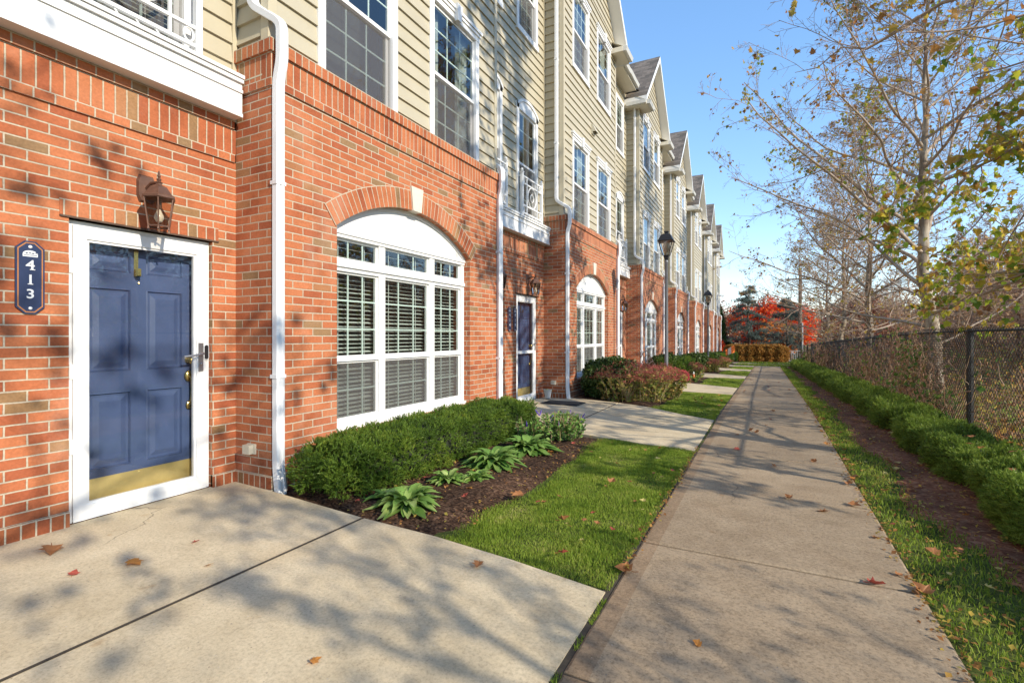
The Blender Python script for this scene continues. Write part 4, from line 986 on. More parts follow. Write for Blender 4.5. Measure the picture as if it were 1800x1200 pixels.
labs = ['townhouse nearest the camera whose blue door stands left of the first brick bay',
        'townhouse with the first large arched window behind the clipped yew hedge',
        'townhouse with the second arched window, behind the dark boxwood and rusty stonecrop',
        'townhouse with the third arched window, just left of the near lamp post head',
        'townhouse with the fourth arched window, just right of the near lamp post',
        'townhouse with the fifth arched window, two past the near lamp post',
        'townhouse with the sixth arched window, behind the farther lamp post',
        'last townhouse at the far end of the brick row']
for n in range(-1, 7): townhouse(n, labs[n+1], 0.10 if n == -1 else 0)
# ------------------------------------------------------------------ plant building
def shrub_pts(N, half, p, rng, lump=0.05, bottom=False, lf=5.0):
    hx, hy, hz = half
    ar = np.array([hy*hz, hy*hz, hx*hz, hx*hz, hx*hy, hx*hy*(0.15 if not bottom else 1)]); f = rng.choice(6, N, p=ar/ar.sum())
    q = rng.uniform(-1, 1, (N, 3)); ax = f//2; sg = np.where(f % 2 == 0, 1.0, -1.0)
    q[np.arange(N), ax] = sg
    # face order: +x,-x,+y,-y,+z,-z
    s = (np.abs(q)**p).sum(1)**(-1/p); q = q*s[:, None]
    n = np.sign(q)*np.abs(q)**(p-1)/np.array(half); n /= np.linalg.norm(n, axis=1, keepdims=True)
    pos = q*np.array(half)
    L = lump*(np.sin(pos[:, 0]*lf*1.7+1)*np.sin(pos[:, 1]*lf+2)+0.6*np.sin(pos[:, 2]*lf*2+pos[:, 1]*lf*1.9))
    return pos+n*L[:, None], n
def needle_sprig(k=13, w=0.13, ln=0.5):
    T = []; F = []
    for i in range(k):
        t = 0.05+0.95*i/(k-1); a = i*2.4; sp = 0.9*(1-0.35*t)
        d = np.array([math.cos(a)*sp, math.sin(a)*sp*0.6, 0.55+0.5*t]); d /= np.linalg.norm(d)
        b = np.array([0, 0, t]); sd = np.cross(d, [0.3, 0.2, 1]); sd /= np.linalg.norm(sd)
        n = len(T); T += [b-sd*w/2, b+sd*w/2, b+d*ln*(1-0.3*t)]; F.append((n, n+1, n+2))
    return np.array(T), np.array(F)
def leaf_sprig(k=6, w=0.42, ln=0.62):
    T = []; F = []
    for i in range(k):
        t = 0.1+0.9*i/(k-1); a = i*2.4; d = np.array([math.cos(a)*.8, math.sin(a)*.8, 0.45+0.3*t]); d /= np.linalg.norm(d)
        b = np.array([0, 0, t]); sd = np.cross(d, [0, 0, 1.0]); sd /= np.linalg.norm(sd); n = len(T)
        T += [b, b+d*ln*.5+sd*w/2, b+d*ln, b+d*ln*.5-sd*w/2]; F.append((n, n+1, n+2, n+3))
    return np.array(T), np.array(F)
SPR_N = needle_sprig(); SPR_L = leaf_sprig()
def shrub(name, loc, half, p, N, size, mat, label, cat_, seed, sprig=None, lump=0.05, group=None, up=0.3, core=True, lf=5.0, shell=0.12):
    rng = np.random.default_rng(seed); sprig = sprig or SPR_N
    root = empty(name, loc, label, cat_, group)
    pos, n = shrub_pts(N, half, p, rng, lump, lf=lf); pos[:, 2] += half[2]
    pos -= n*(rng.random(N)**2)[:, None]*shell
    d = n+np.array([0, 0, up])+rng.normal(0, .6, (N, 3)); Rm = frames(N, rng, d)
    sc = size*rng.uniform(.6, 1.3, N)
    V, F = inst(sprig[0], sprig[1], pos-d/np.linalg.norm(d, axis=1, keepdims=True)*sc[:, None]*.5, Rm, sc)
    bulk('foliage', V, F, mat, root)
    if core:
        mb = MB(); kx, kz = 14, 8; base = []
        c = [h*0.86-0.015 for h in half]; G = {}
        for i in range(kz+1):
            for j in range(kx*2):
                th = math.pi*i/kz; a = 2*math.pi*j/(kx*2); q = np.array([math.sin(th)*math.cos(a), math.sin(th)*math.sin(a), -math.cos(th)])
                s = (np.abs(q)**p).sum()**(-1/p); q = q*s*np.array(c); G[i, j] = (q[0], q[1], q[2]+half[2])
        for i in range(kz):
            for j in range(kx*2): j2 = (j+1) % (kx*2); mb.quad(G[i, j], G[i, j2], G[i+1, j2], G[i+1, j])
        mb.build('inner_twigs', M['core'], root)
    return root
# batches of tapering branches
def tubes(Pt, r, k):
    B, n, _ = Pt.shape; T = np.gradient(Pt, axis=1); T /= np.linalg.norm(T, axis=2, keepdims=True)+1e-9
    ref = np.where(np.abs(T[:, :1, 2:3]) > .8, np.array([[[1., 0, 0]]]), np.array([[[0, 0, 1.]]]))
    U = np.cross(T, np.broadcast_to(ref, T.shape)); U /= np.linalg.norm(U, axis=2, keepdims=True)+1e-9; Vv = np.cross(T, U)
    a = 2*np.pi*np.arange(k)/k
    V = Pt[:, :, None, :]+r[:, :, None, None]*(U[:, :, None, :]*np.cos(a)[None, None, :, None]+Vv[:, :, None, :]*np.sin(a)[None, None, :, None])
    i = np.arange(n-1)[:, None]*k; j = np.arange(k)[None]; j2 = (j+1) % k
    q = np.stack([i+j, i+j2, i+k+j2, i+k+j], -1).reshape(-1, 4)
    F = (np.arange(B)*n*k)[:, None, None]+q[None]
    return V.reshape(-1, 3), F.reshape(-1, 4)
def sprout(par, rad, per, tr, ang, lratio, npts, rng, jit=0.15, upb=0.15, rr=0.55, minlen=0.05, plen=None, rmin=0.0015, flat_=0.0):
    B, n, _ = par.shape; N = B*per; pi = np.repeat(np.arange(B), per)
    t = tr[0]+(tr[1]-tr[0])*((np.tile(np.arange(per), B)+rng.random(N))/per)
    x = np.clip(t*(n-1), 0, n-1.001); i0 = x.astype(int); f = (x-i0)[:, None]
    st = par[pi, i0]*(1-f)+par[pi, i0+1]*f; tg = par[pi, i0+1]-par[pi, i0]; tg /= np.linalg.norm(tg, axis=1, keepdims=True)+1e-9
    pr = rad[pi, i0]*(1-f[:, 0])+rad[pi, i0+1]*f[:, 0]
    rnd = rng.normal(size=(N, 3)); rnd[:, 2] *= (1-flat_); pp = rnd-tg*(rnd*tg).sum(1, keepdims=True); pp /= np.linalg.norm(pp, axis=1, keepdims=True)+1e-9
    an = rng.normal(ang, .2, N)[:, None]; d = tg*np.cos(an)+pp*np.sin(an)+np.array([0, 0, upb]); d /= np.linalg.norm(d, axis=1, keepdims=True)
    L = (plen[pi] if plen is not None else np.linalg.norm(np.diff(par, axis=1), axis=2).sum(1)[pi])*lratio*(1-.55*t)*rng.uniform(.6, 1.25, N); L = np.maximum(L, minlen)
    w = np.cumsum(rng.normal(0, jit, (N, npts-1, 3)), axis=1); D = d[:, None, :]+w; D /= np.linalg.norm(D, axis=2, keepdims=True)
    pts = np.concatenate([st[:, None], st[:, None]+np.cumsum(D*(L/(npts-1))[:, None, None], axis=1)], 1)
    r0 = np.maximum(pr*rr, rmin); rs = r0[:, None]*np.linspace(1, .35, npts)[None]; rs = np.maximum(rs, rmin*.8)
    return pts, rs
LEAF_OUT = [(0, 0), (.16, .02), (.42, .10), (.30, .24), (.52, .48), (.28, .50), (.20, .66), (0, 1.0), (-.20, .66), (-.28, .50), (-.52, .48), (-.30, .24), (-.42, .10), (-.16, .02)]
def lobed_leaf(curl=0.25):
    T = [(0, .40, 0.0)]+[(x, y, curl*(abs(x)*0.9+(y-.4)**2*.8)) for x, y in LEAF_OUT]; n = len(LEAF_OUT)
    F = [(0, 1+i, 1+(i+1) % n) for i in range(n)]
    return np.array(T), np.array(F)
LEAF = lobed_leaf(); LEAF_S = (np.array([(0, 0, 0), (.35, .45, .12), (0, 1, 0), (-.35, .45, .12)]), np.array([(0, 1, 2), (0, 2, 3)]))
def sycamore_mesh(seed, height, spread, r0, nl=26, fork=None, leafy=0.0, leafsize=0.13, brown=900, brownsize=0.07, c=(9, 7, 4), z0=1.5, extra=(), rmin=0.0028, ldens=.33):
    rng = np.random.default_rng(seed); npt = 16
    z = np.linspace(0, height, npt); wob = np.cumsum(rng.normal(0, .05, (npt, 2)), 0); wob -= wob[0]
    tr = np.stack([wob[:, 0], wob[:, 1], z-.12], 1)[None]; trr = (r0*(1-z/height*.96)**1.25*(1+.5*np.exp(-z/.25)))[None]
    # limbs
    t = np.linspace(0, 1, nl)**0.85; zs = z0+(height*.96-z0)*t; az = np.arange(nl)*2.399+rng.normal(0, .3, nl); el = R(21)+R(36)*t**1.1+np.clip(rng.normal(0, .09, nl), -.12, .3)
    ln = spread*(1-.72*t**1.3)*rng.uniform(.8, 1.15, nl)*(.52+.48*np.clip(t/.18, 0, 1)); n1 = 12
    d = np.stack([np.cos(az)*np.cos(el), np.sin(az)*np.cos(el), np.sin(el)], 1)
    w = np.cumsum(rng.normal(0, .11, (nl, n1-1, 3)), 1); w[:, :, 2] = np.clip(w[:, :, 2], -.22, 9)+np.linspace(0, .12, n1-1)[None]
    D = d[:, None]+w; D /= np.linalg.norm(D, axis=2, keepdims=True)
    st = np.stack([np.interp(zs, z, tr[0, :, 0]), np.interp(zs, z, tr[0, :, 1]), zs-.12], 1)
    l1 = np.concatenate([st[:, None], st[:, None]+np.cumsum(D*(ln/(n1-1))[:, None, None], 1)], 1)
    rl = np.minimum(np.interp(zs, z, trr[0])*.55, .012+ln*.0062)
    r1 = rl[:, None]*np.linspace(1, .22, n1)[None]
    if len(extra):
        for (pts, ra) in extra:
            q = np.array(pts, float); s = np.linspace(0, len(q)-1, n1); i0 = np.minimum(s.astype(int), len(q)-2); f = (s-i0)[:, None]
            q = q[i0]*(1-f)+q[i0+1]*f + np.concatenate([[[0, 0, 0]], rng.normal(0, .05, (n1-1, 3))]); l1 = np.concatenate([l1, q[None]]); r1 = np.concatenate([r1, (ra*np.linspace(1, .1, n1))[None]])
    l2, r2 = sprout(l1, r1, c[0], (.15, .98), .85, .42, 7, rng, .13, .12, .5, .25, rmin=rmin, flat_=.5)
    l3, r3 = sprout(l2, r2, c[1], (.15, 1), .8, .45, 5, rng, .16, .08, .55, .16, rmin=rmin*.8)
    l4, r4 = sprout(l3, r3, c[2], (.2, 1), .75, .5, 4, rng, .2, .0, .6, .12, rmin=rmin*.62)
    thick = tubes(tr, trr, 14); limbs = tubes(l1, r1, 7); thin = cat([tubes(l2, r2, 5), tubes(l3, r3, 3), tubes(l4, r4, 3)])
    lp = []
    # leaves
    tips = np.concatenate([l4[:, -1], l4[:, 2], l3[:, -1]]); owner = np.concatenate([np.repeat(np.arange(len(l1)), c[0]*c[1]*c[2])]*2+[np.repeat(np.arange(len(l1)), c[0]*c[1])])
    leaves = None; dry = None
    if leafy:
        sel = rng.random(len(l1)) < leafy
        if len(extra) == 5: sel[[-5, -4, -2]] = True; sel[[-3, -1]] = False
        m = np.where(sel[owner] & (rng.random(len(tips)) < ldens))[0]; N = len(m)
        dn = rng.normal(0, .5, (N, 3))+np.array([0, 0, -.8]); y = dn/np.linalg.norm(dn, axis=1, keepdims=True); a = rng.normal(size=(N, 3)); x = np.cross(y, a); x /= np.linalg.norm(x, axis=1, keepdims=True); zz = np.cross(x, y)
        leaves = inst(LEAF[0], LEAF[1], tips[m], np.stack([x, y, zz], 2), leafsize*rng.uniform(.55, 1.25, N))
    if brown:
        m = rng.choice(len(tips), min(brown, len(tips)), replace=False); N = len(m)
        dry = inst(LEAF[0]*np.array([1, 1, 2.2]), LEAF[1], tips[m], frames(N, rng), brownsize*rng.uniform(.4, 1.4, N))
    return thick, thin, leaves, dry, limbs
def place_sycamore(loc, mesh, label, rz=0, name='sycamore_tree', group=None, thinmat='twig'):
    root = empty(name, loc, label, 'tree', group, rz)
    bulk('trunk', *mesh[0], M['bark'], root, smooth=True); bulk('limbs', *mesh[4], M['limb'], root, smooth=True); bulk('twigs', *mesh[1], M[thinmat], root)
    if mesh[2] is not None: bulk('green_leaves', *mesh[2], M['leafgreen'], root)
    if mesh[3] is not None: bulk('dry_leaves', *mesh[3], M['leafbrown'], root)
    return root

# ------------------------------------------------------------------ hedges and bed plants
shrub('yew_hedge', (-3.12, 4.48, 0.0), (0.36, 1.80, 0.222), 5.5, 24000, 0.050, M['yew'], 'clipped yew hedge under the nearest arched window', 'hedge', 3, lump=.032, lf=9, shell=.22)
hl = [(1.72, 3.9, .31, 1.5, .17, 17000, .056, 'nearest rounded clump of the low yew hedge along the fence'),
      (1.72, 6.75, .30, 1.35, .165, 11000, .062, 'second clump of the low yew hedge, beside the near fence post'),
      (1.71, 9.6, .31, 1.6, .17, 7000, .075, 'third clump of the low yew hedge along the fence'),
      (1.72, 12.9, .31, 1.75, .175, 5000, .09, 'fourth clump of the low yew hedge along the fence'),
      (1.70, 16.7, .31, 2.1, .175, 4200, .10, 'fifth clump of the low yew hedge along the fence'),
      (1.70, 21.0, .32, 2.3, .18, 3600, .12, 'sixth clump of the low yew hedge along the fence'),
      (1.68, 25.9, .33, 2.7, .18, 3200, .13, 'seventh clump of the low yew hedge, next to last before the end'),
      (1.62, 31.4, .36, 2.9, .2, 3000, .14, 'farthest clump of the low yew hedge where the walkway ends')]
for i, (x, y, hx, hy, hz, N, s, lab) in enumerate(hl):
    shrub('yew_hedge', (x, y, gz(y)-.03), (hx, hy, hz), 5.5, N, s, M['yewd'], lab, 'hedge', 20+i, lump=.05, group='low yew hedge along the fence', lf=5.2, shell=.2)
def hosta(loc, r, n, label, seed, mat='hosta', crinkle=False):
    rng = random.Random(seed); mb = MB()
    for i in range(n):
        a = i*2.399+rng.uniform(-.3, .3); el = rng.uniform(.45, 1.35); L = r*rng.uniform(.7, 1.15); wd = L*rng.uniform(.12, .17)
        t0 = rng.uniform(0, .25)*r; pts = []
        for k in range(6):
            t = k/5; h = math.sin(el)*L*t*1.05-(.75*L*t*t*(1.1-.3*el)); rr = t0+math.cos(el)*L*t+.25*L*t*t
            wv = wd*math.sin(math.pi*min(1, t*.92+.06))**.8*(1+(.25*math.sin(k*3+i) if crinkle else 0))
            c = Vector((math.cos(a)*rr, math.sin(a)*rr, max(.01, h))); s = Vector((-math.sin(a), math.cos(a), 0))*wv
            pts.append((c-s+Vector((0, 0, wv*.35)), c, c+s+Vector((0, 0, wv*.35))))
        for (a0, b0, c0), (a1, b1, c1) in zip(pts, pts[1:]): mb.quad(a0, b0, b1, a1); mb.quad(b0, c0, c1, b1)
    # join the two halves of each leaf so that each leaf is one island
    o = mb.build('leafy_plant', M[mat], None, loc, smooth=False)
    import bmesh
    bm = bmesh.new(); bm.from_mesh(o.data); bmesh.ops.remove_doubles(bm, verts=bm.verts, dist=1e-5); bm.to_mesh(o.data); bm.free()
    o.data.polygons.foreach_set('use_smooth', [True]*len(o.data.polygons)); o.name = 'hosta_plant'
    return tag(o, label, 'plant')
hosta((-2.42, 2.96, .02), .25, 110, 'bright green hosta with broad leaves nearest the entry pad corner', 1)
hosta((-2.66, 3.0, .02), .16, 18, 'small round leaved hosta touching the hedge end of the mulch', 6)
hosta((-2.50, 3.62, .02), .17, 70, 'low crinkled pale green plant, second along the mulch bed', 2, crinkle=True)
hosta((-2.30, 3.78, .02), .15, 60, 'low crinkled pale green clump right beside the second plant', 7, crinkle=True)
hosta((-2.42, 4.30, .02), .29, 110, 'dome of pointed green leaves in the middle of the mulch bed', 3, 'perennial')
hosta((-2.36, 4.98, .02), .29, 105, 'dome of pointed green leaves beyond the middle of the mulch bed', 4, 'perennial')
def stemmy(name, loc, r, h, ns, label, cat_, seed, leafmat, flowermat=None, lsize=.05, nleaf=14, fsize=.05, stemmat='stem', spread=.5, fl=44):
    rng = np.random.default_rng(seed); root = empty(name, loc, label, cat_)
    a = rng.uniform(0, 2*np.pi, ns); rr = r*np.sqrt(rng.random(ns)); b0 = np.stack([np.cos(a)*rr*.72, np.sin(a)*rr*.72, np.zeros(ns)], 1)
    hh = h*rng.uniform(.75, 1.05, ns)*(1-.3*(rr/r)**2); tip = np.stack([np.cos(a)*rr, np.sin(a)*rr, hh], 1); npt = 6
    t = np.linspace(0, 1, npt)[None, :, None]; pts = b0[:, None]*(1-t)+tip[:, None]*t+rng.normal(0, .012, (ns, npt, 3)); pts[:, :, :2] -= (t*(1-t)*.35)*(tip-b0)[:, None, :2]
    bulk('stems', *tubes(pts, np.full((ns, npt), .0045)*np.linspace(1.2, .7, npt)[None], 4), M[stemmat], root)
    N = ns*nleaf; pi = np.repeat(np.arange(ns), nleaf); tt = rng.uniform(.04, .97, N); x = tt*(npt-1.001); i0 = x.astype(int); f = (x-i0)[:, None]
    p = pts[pi, i0]*(1-f)+pts[pi, i0+1]*f; d = rng.normal(0, 1, (N, 3)); d[:, 2] = np.abs(d[:, 2])*.4-.1; d /= np.linalg.norm(d, axis=1, keepdims=True)
    u = rng.normal(size=(N, 3)); x_ = np.cross(d, u); x_ /= np.linalg.norm(x_, axis=1, keepdims=True)
    V, F = inst(LEAF_S[0], LEAF_S[1], p, np.stack([x_, d, np.cross(x_, d)], 2), lsize*rng.uniform(.6, 1.3, N)); bulk('foliage', V, F, M[leafmat], root)
    if flowermat:
        N = ns*fl; pi = np.repeat(np.arange(ns), fl); off = rng.normal(0, 1, (N, 3))*np.array([fsize, fsize, fsize*.35]); V, F = inst(LEAF_S[0], LEAF_S[1], tip[pi]+off, frames(N, rng, np.array([0, 0, 1.0])+rng.normal(0, .6, (N, 3))), .022*rng.uniform(.7, 1.4, N)); bulk('flower_heads', V, F, M[flowermat], root)
    return root
stemmy('salvia_plant', (-2.28, 5.72, .02), .33, .36, 70, 'bushy grey green plant with violet flower spikes at the bed end', 'plant', 11, 'perennial', None, .05, 22)
sv = stemmy('salvia_plant', (-2.62, 5.55, .02), .22, .30, 40, 'smaller violet flowering plant against the hedge end', 'plant', 12, 'perennial', None, .045, 18)
for o in [x for x in list(C.objects) if x.name.startswith('salvia_plant') and x.type == 'EMPTY']:
    rng = np.random.default_rng(3); k = 5; a = rng.uniform(0, 6.28, k); q = MB()
    for i in range(k):
        b = Vector((math.cos(a[i])*.26, math.sin(a[i])*.26, .18+.16*rng.random())); tpt = b+Vector((math.cos(a[i])*.05, math.sin(a[i])*.05, .07)); MB().tube([b, (b+tpt)/2, tpt], [.007, .009, .003], 5).build('flower_spike', M['violet'], o)
# beds before the farther windows: boxwood, stonecrop, clipped hedge
def far_bed(n, first=False):
    y0 = B0+n*P; z = gz(y0+1.2)
    nm = ['', 'second', 'third', 'fourth', 'fifth', 'sixth', 'seventh'][n]
    shrub('boxwood_shrub', (-2.95, y0+.98, z), (.55, .55, .40), 3.0, 4500 if n == 1 else 1500, .085 if n == 1 else .12, M['box'], f'dark rounded boxwood shrub before the {nm} arched window of the row', 'shrub', 40+n, SPR_L, .05)
    if n < 5:
        stemmy('stonecrop_plant', (-2.42, y0+.72 if n == 1 else y0+1.2, z+.0), .84 if n == 1 else .62, .78 if n == 1 else .62, 230 if n == 1 else 110, f'stonecrop with rusty pink flower heads in the bed of the {nm} arched window', 'plant', 50+n, 'sedumleaf', 'sedumflower', .075, 16, .06)
    if n == 1:
        stemmy('stonecrop_plant', (-2.15, y0+1.75, z), .66, .68, 160, 'second rusty stonecrop, just below the near lamp post', 'plant', 61, 'sedumleaf', 'sedumflower', .075, 16, .06)
        shrub('boxwood_shrub', (-2.95, y0+2.0, z), (.42, .45, .31), 3.0, 2000, .09, M['box'], 'second dark boxwood behind the stonecrop left of the lamp post', 'shrub', 62, SPR_L, .05)
    else:
        shrub('clipped_hedge', (-2.75, y0+2.75 if n > 2 else y0+1.4, z), (.45, 1.3, .36), 5, 2600, .11, M['yew'], f'light green clipped hedge in the bed of the {nm} arched window', 'hedge', 70+n)
for n in range(1, 7): far_bed(n)
g = MB(); rng = random.Random(4)
for i in range(26):
    a = rng.uniform(-2.6, .2); L = rng.uniform(.35, .62); q = [(0, 0, 0)]
    for t in (.35, .7, 1): q.append((math.cos(a)*L*.5*t, math.sin(a)*L*.55*t, L*(t-.25*t*t)))
    g.tube(q, [.006, .005, .004, .002], 4)
tag(g.build('dry_grass_clump', M['stem'], None, (-2.42, 9.62, gz(9.6))), 'clump of dry straw coloured stems left of the stonecrop', 'plant')
mu = shrub('chrysanthemum', (-2.40, 16.25, gz(16.2)), (.20, .20, .17), 2.2, 1500, .05, M['mum'], 'small dome of crimson flowers beside the orange stake', 'plant', 90, SPR_L, .01, core=True, shell=.03)
stemmy('leafy_plant', (-2.2, 16.6, gz(16.6)), .28, .25, 30, 'low green plant behind the orange stake', 'plant', 91, 'perennial', None, .07, 12)
mb = MB(); mb.lathe((0, 0, 0), [(.012, 0), (.045, .05), (.055, .14), (.035, .22), (.02, .25)], 10); st = mb.build('garden_stake', M['orange'], None, (-2.10, 16.75, gz(16.7)-.01), smooth=True)
t = MB(); t.lathe((0, 0, 0), [(.021, .25), (.028, .27), (.022, .31), (.004, .34)], 10); t.build('tip', M['offwhite'], st, smooth=True)
tag(st, 'orange garden stake with a pale tip standing in mulch', 'garden stake')

# ------------------------------------------------------------------ door mat, pot, house numbers
mb = MB(); mb.box(-.36, .36, -.24, .24, 0, .014)
for i in range(7): mb.box(-.34, .34, -.22+.066*i, -.19+.066*i, .0141, .018)
tag(mb.build('door_mat', M['mat'], None, (-3.42, 8.72, .0315), bevel=.004), 'black rubber door mat before the second blue door', 'door mat')
pt = empty('plant_pot', (-3.93, 9.18, .045), 'small pale grey pot with a seedling against the brick pier', 'plant pot')
mb = MB(); mb.lathe((0, 0, 0), [(.055, 0), (.078, .15), (.086, .155), (.086, .175), (.074, .175), (.07, .13)], 16); mb.build('pot', M['pot'], pt, smooth=True)
hs = hosta((0, 0, .15), .10, 12, None, 9, 'hosta'); hs.parent = pt; hs.name = 'seedling'; hs.location = (0, 0, .14)
for kk in list(hs.keys()): del hs[kk]
def plaque(loc, text, label):
    """octagonal navy sign, .14 wide and .455 high"""
    root = empty('house_number_sign', loc, label, 'sign', 'navy house number signs')
    def octa(w, h, c): return [(-w+c, -h), (w-c, -h), (w, -h+c), (w, h-c), (w-c, h), (-w+c, h), (-w, h-c), (-w, -h+c)]
    def slab(mb, pts, x0, x1):
        Fp = [(x1, a, b) for a, b in pts]; K = [(x0, a, b) for a, b in pts]; mb.quad(*Fp)
        for i in range(len(pts)): j = (i+1) % len(pts); mb.quad(K[i], K[j], Fp[j], Fp[i])
    a = MB(); slab(a, octa(.0695, .2275, .043), .001, .014); a.build('board', M['signblue'], root, bevel=.002)
    b = MB(); o1, o2 = octa(.061, .219, .039), octa(.0545, .2125, .036)
    for i in range(8): j = (i+1) % 8; b.quad((.0146, *o1[i]), (.0146, *o1[j]), (.0146, *o2[j]), (.0146, *o2[i]))
    b.build('orange_border', M['signorange'], root)
    for z in (.192, -.192): c = MB(); c.ball((.0145, 0, z), .010, 10, 6, (.5, 1, 1)); c.build('screw', M['vinylwhite'], root, smooth=True)
    e = MB(); n = 12; pts = [(-.036, .130), (.036, .130)]+[(.036*math.cos(math.pi*i/n), .147+.022*math.sin(math.pi*i/n)) for i in range(n+1)]
    e.quad(*[(.0147, p, q) for p, q in pts]); e.mi = 1
    for i in range(4):
        x = -.024+.015*i; z = .152+.003*(i % 2); e.quad((.0151, x, z), (.0151, x+.007, z-.003), (.0151, x+.014, z), (.0151, x+.007, z+.005))
    e.quad((.0151, -.034, .1475), (.0151, .034, .1475), (.0151, .034, .1490), (.0151, -.034, .1490))
    for i in range(12): x = -.030+.0052*i; e.quad((.0151, x, .136), (.0151, x+.0034, .136), (.0151, x+.0034, .142), (.0151, x, .142))
    e.build('emblem', [M['vinylwhite'], M['signblue']], root)
    for i, ch in enumerate(text):
        cu = bpy.data.curves.new('digit', 'FONT'); cu.body = ch; cu.size = .080; cu.align_x = 'CENTER'; cu.align_y = 'CENTER'; cu.extrude = .0012; cu.offset = .0012
        t = bpy.data.objects.new('digit', cu); C.objects.link(t); me = None
        dg = bpy.context.evaluated_depsgraph_get(); me = bpy.data.meshes.new_from_object(t.evaluated_get(dg)); bpy.data.objects.remove(t)
        me.materials.clear(); me.materials.append(M['vinylwhite'])
        o = bpy.data.objects.new('digit', me); C.objects.link(o); o.parent = root; o.rotation_euler = (R(90), 0, R(90)); o.location = (.0155, 0, .077-.091*i); o.scale = (1.1, 1, 1)
        if ch in '14':
            cx = .0 if ch == '1' else .010
            MB().box(.0152, .0167, cx-.013, cx+.013, .077-.091*i-.0295, .077-.091*i-.0245).build('serif', M['vinylwhite'], root)
    return root
plaque((RF-3.655, 1.372, 1.665), '413', 'navy sign reading 413 left of the nearest blue door')
plaque((RF-3.655, 7.87, 1.60), '414', 'navy sign reading 414, left one of the pair')
plaque((RF-3.655, 8.085, 1.60), '419', 'navy sign reading 419, right one of the pair beside the second door')

# ------------------------------------------------------------------ lamp posts
def lamp_post(loc, H, label):
    root = empty('street_lamp', loc, label, 'street lamp', 'lamp posts along the row')
    p = MB(); p.lathe((0, 0, 0), [(.10, -.1), (.10, .05), (.075, .10), (.062, .45), (.052, .5), (.045, .55), (.037, H-.80), (.045, H-.79), (.045, H-.74), (.03, H-.72)], 16); p.build('pole', M['lamppost'], root, smooth=True)
    f = MB(); z = H-.74
    f.lathe((0, 0, z), [(.045, 0), (.06, .03), (.085, .12), (.10, .13)], 4); f.lathe((0, 0, z), [(.255, .47), (.262, .48), (.255, .495), (.235, .505), (.165, .62), (.13, .65), (.06, .655), (.055, .69), (.075, .70), (.075, .715), (.03, .73)], 4)
    for i in range(4):
        a = 2*math.pi*(i+.5)/4; f.tube([(.098*math.cos(a), .098*math.sin(a), z+.12), (.235*math.cos(a), .235*math.sin(a), z+.475)], .011, 5)
    f.build('lamp_head', M['lampblack'], root)
    g = MB(); g.lathe((0, 0, z), [(.09, .13), (.225, .47)], 4, cap=False); g.build('lamp_pane', M['lanternglass'], root)
    b = MB(); b.lathe((0, 0, z), [(.03, .13), (.03, .2), (.075, .24), (.09, .34), (.07, .44)], 10); b.build('lamp_globe', M['lamppane'], root, smooth=True)
lamp_post((-2.22, 12.62, gz(12.6)), 3.97, 'nearer lamp post with a grey pole and black lantern head')
lamp_post((-2.45, 24.6, gz(24.6)), 3.80, 'farther lamp post with a black lantern before the far houses')

# ------------------------------------------------------------------ bench, flag, brown hedge, railing, pole, umbrella, car
bn = empty('garden_bench', (-2.95, 14.9, gz(14.7)+.08), 'brown curved metal slat bench before the third window', 'bench')
for i in range(5):
    s = MB(); k = [( -.30+.05*i, -.55, .42+.03*i)]
    s.tube([(-.05-.06*i, -.60, .30+.10*i), (-.03-.06*i, -.3, .46+.10*i), (-.02-.06*i, .1, .50+.10*i), (-.03-.06*i, .42, .40+.10*i), (-.06-.06*i, .60, .20+.10*i)], .014, 6); s.build('back_slat', M['brownmetal'], bn)
for i in range(4): MB().tube([(.05+.1*i, -.55, .40), (.05+.1*i, .55, .40)], .013, 6).build('seat_slat', M['brownmetal'], bn)
for y in (-.5, .5):
    for x in (-.02, .36): MB().tube([(x, y, 0), (x, y, .40)], .016, 6).build('leg', M['brownmetal'], bn)
fl = empty('garden_flag', (-2.55, 36.6, gz(36.6)), 'orange and white garden flag on a thin stake', 'flag')
MB().tube([(0, 0, 0), (0, 0, 1.15)], .012, 6).build('stake', M['lampblack'], fl)
q = MB(); n = 8
for i in range(n):
    q.mi = 1 if i in (2, 3, 4) else 0
    for s in (0.01, -.01): q.quad((.02+.07*i, s+.05*math.sin(i*.9), .60+.03*i), (.02+.07*(i+1), s+.05*math.sin((i+1)*.9), .60+.03*(i+1)), (.02+.07*(i+1), s+.05*math.sin((i+1)*.9), 1.0+.04*(i+1)), (.02+.07*i, s+.05*math.sin(i*.9), 1.0+.04*i))
q.build('cloth', [M['orange'], M['offwhite']], fl)
shrub('rust_hedge', (-.95, 47.2, gz(47)), (2.4, .7, .66), 5, 9000, .17, M['brownhedge'], 'long rust brown hedge closing the far end of the walk', 'hedge', 101, SPR_L, .08, core=True)
rl = empty('metal_railing', (2.45, 47.2, gz(47)), 'pale grey metal railing right of the rust brown hedge', 'railing')
for z in (.12, .95): MB().box(-1.05, 1.05, -.025, .025, z-.025, z+.025).build('rail', M['galv'], rl)
for i in range(14): MB().box(-1.0+.154*i-.014, -1.0+.154*i+.014, -.014, .014, .145, .925).build('baluster', M['galv'], rl)
for x in (-1.08, 1.08): MB().box(x-.03, x+.03, -.03, .03, -.05, 1.0).build('railing_post', M['galv'], rl)
up = empty('utility_pole', (2.55, 50.3, gz(50)), 'weathered utility pole beyond the railing, with a crossarm', 'utility pole')
MB().tube([(0, 0, -.3), (0, 0, 4), (0.02, 0, 8.2)], [.17, .15, .12], 12).build('pole', M['polewood'], up, smooth=True)
MB().box(-1.1, 1.1, -.2, -.1, 7.2, 7.32).build('crossarm', M['polewood'], up)
for x in (-.9, -.3, .3, .9): MB().lathe((x, -.15, 7.32), [(.03, 0), (.05, .04), (.03, .1), (.045, .14), (.01, .18)], 8).build('insulator', M['lampblack'], up)
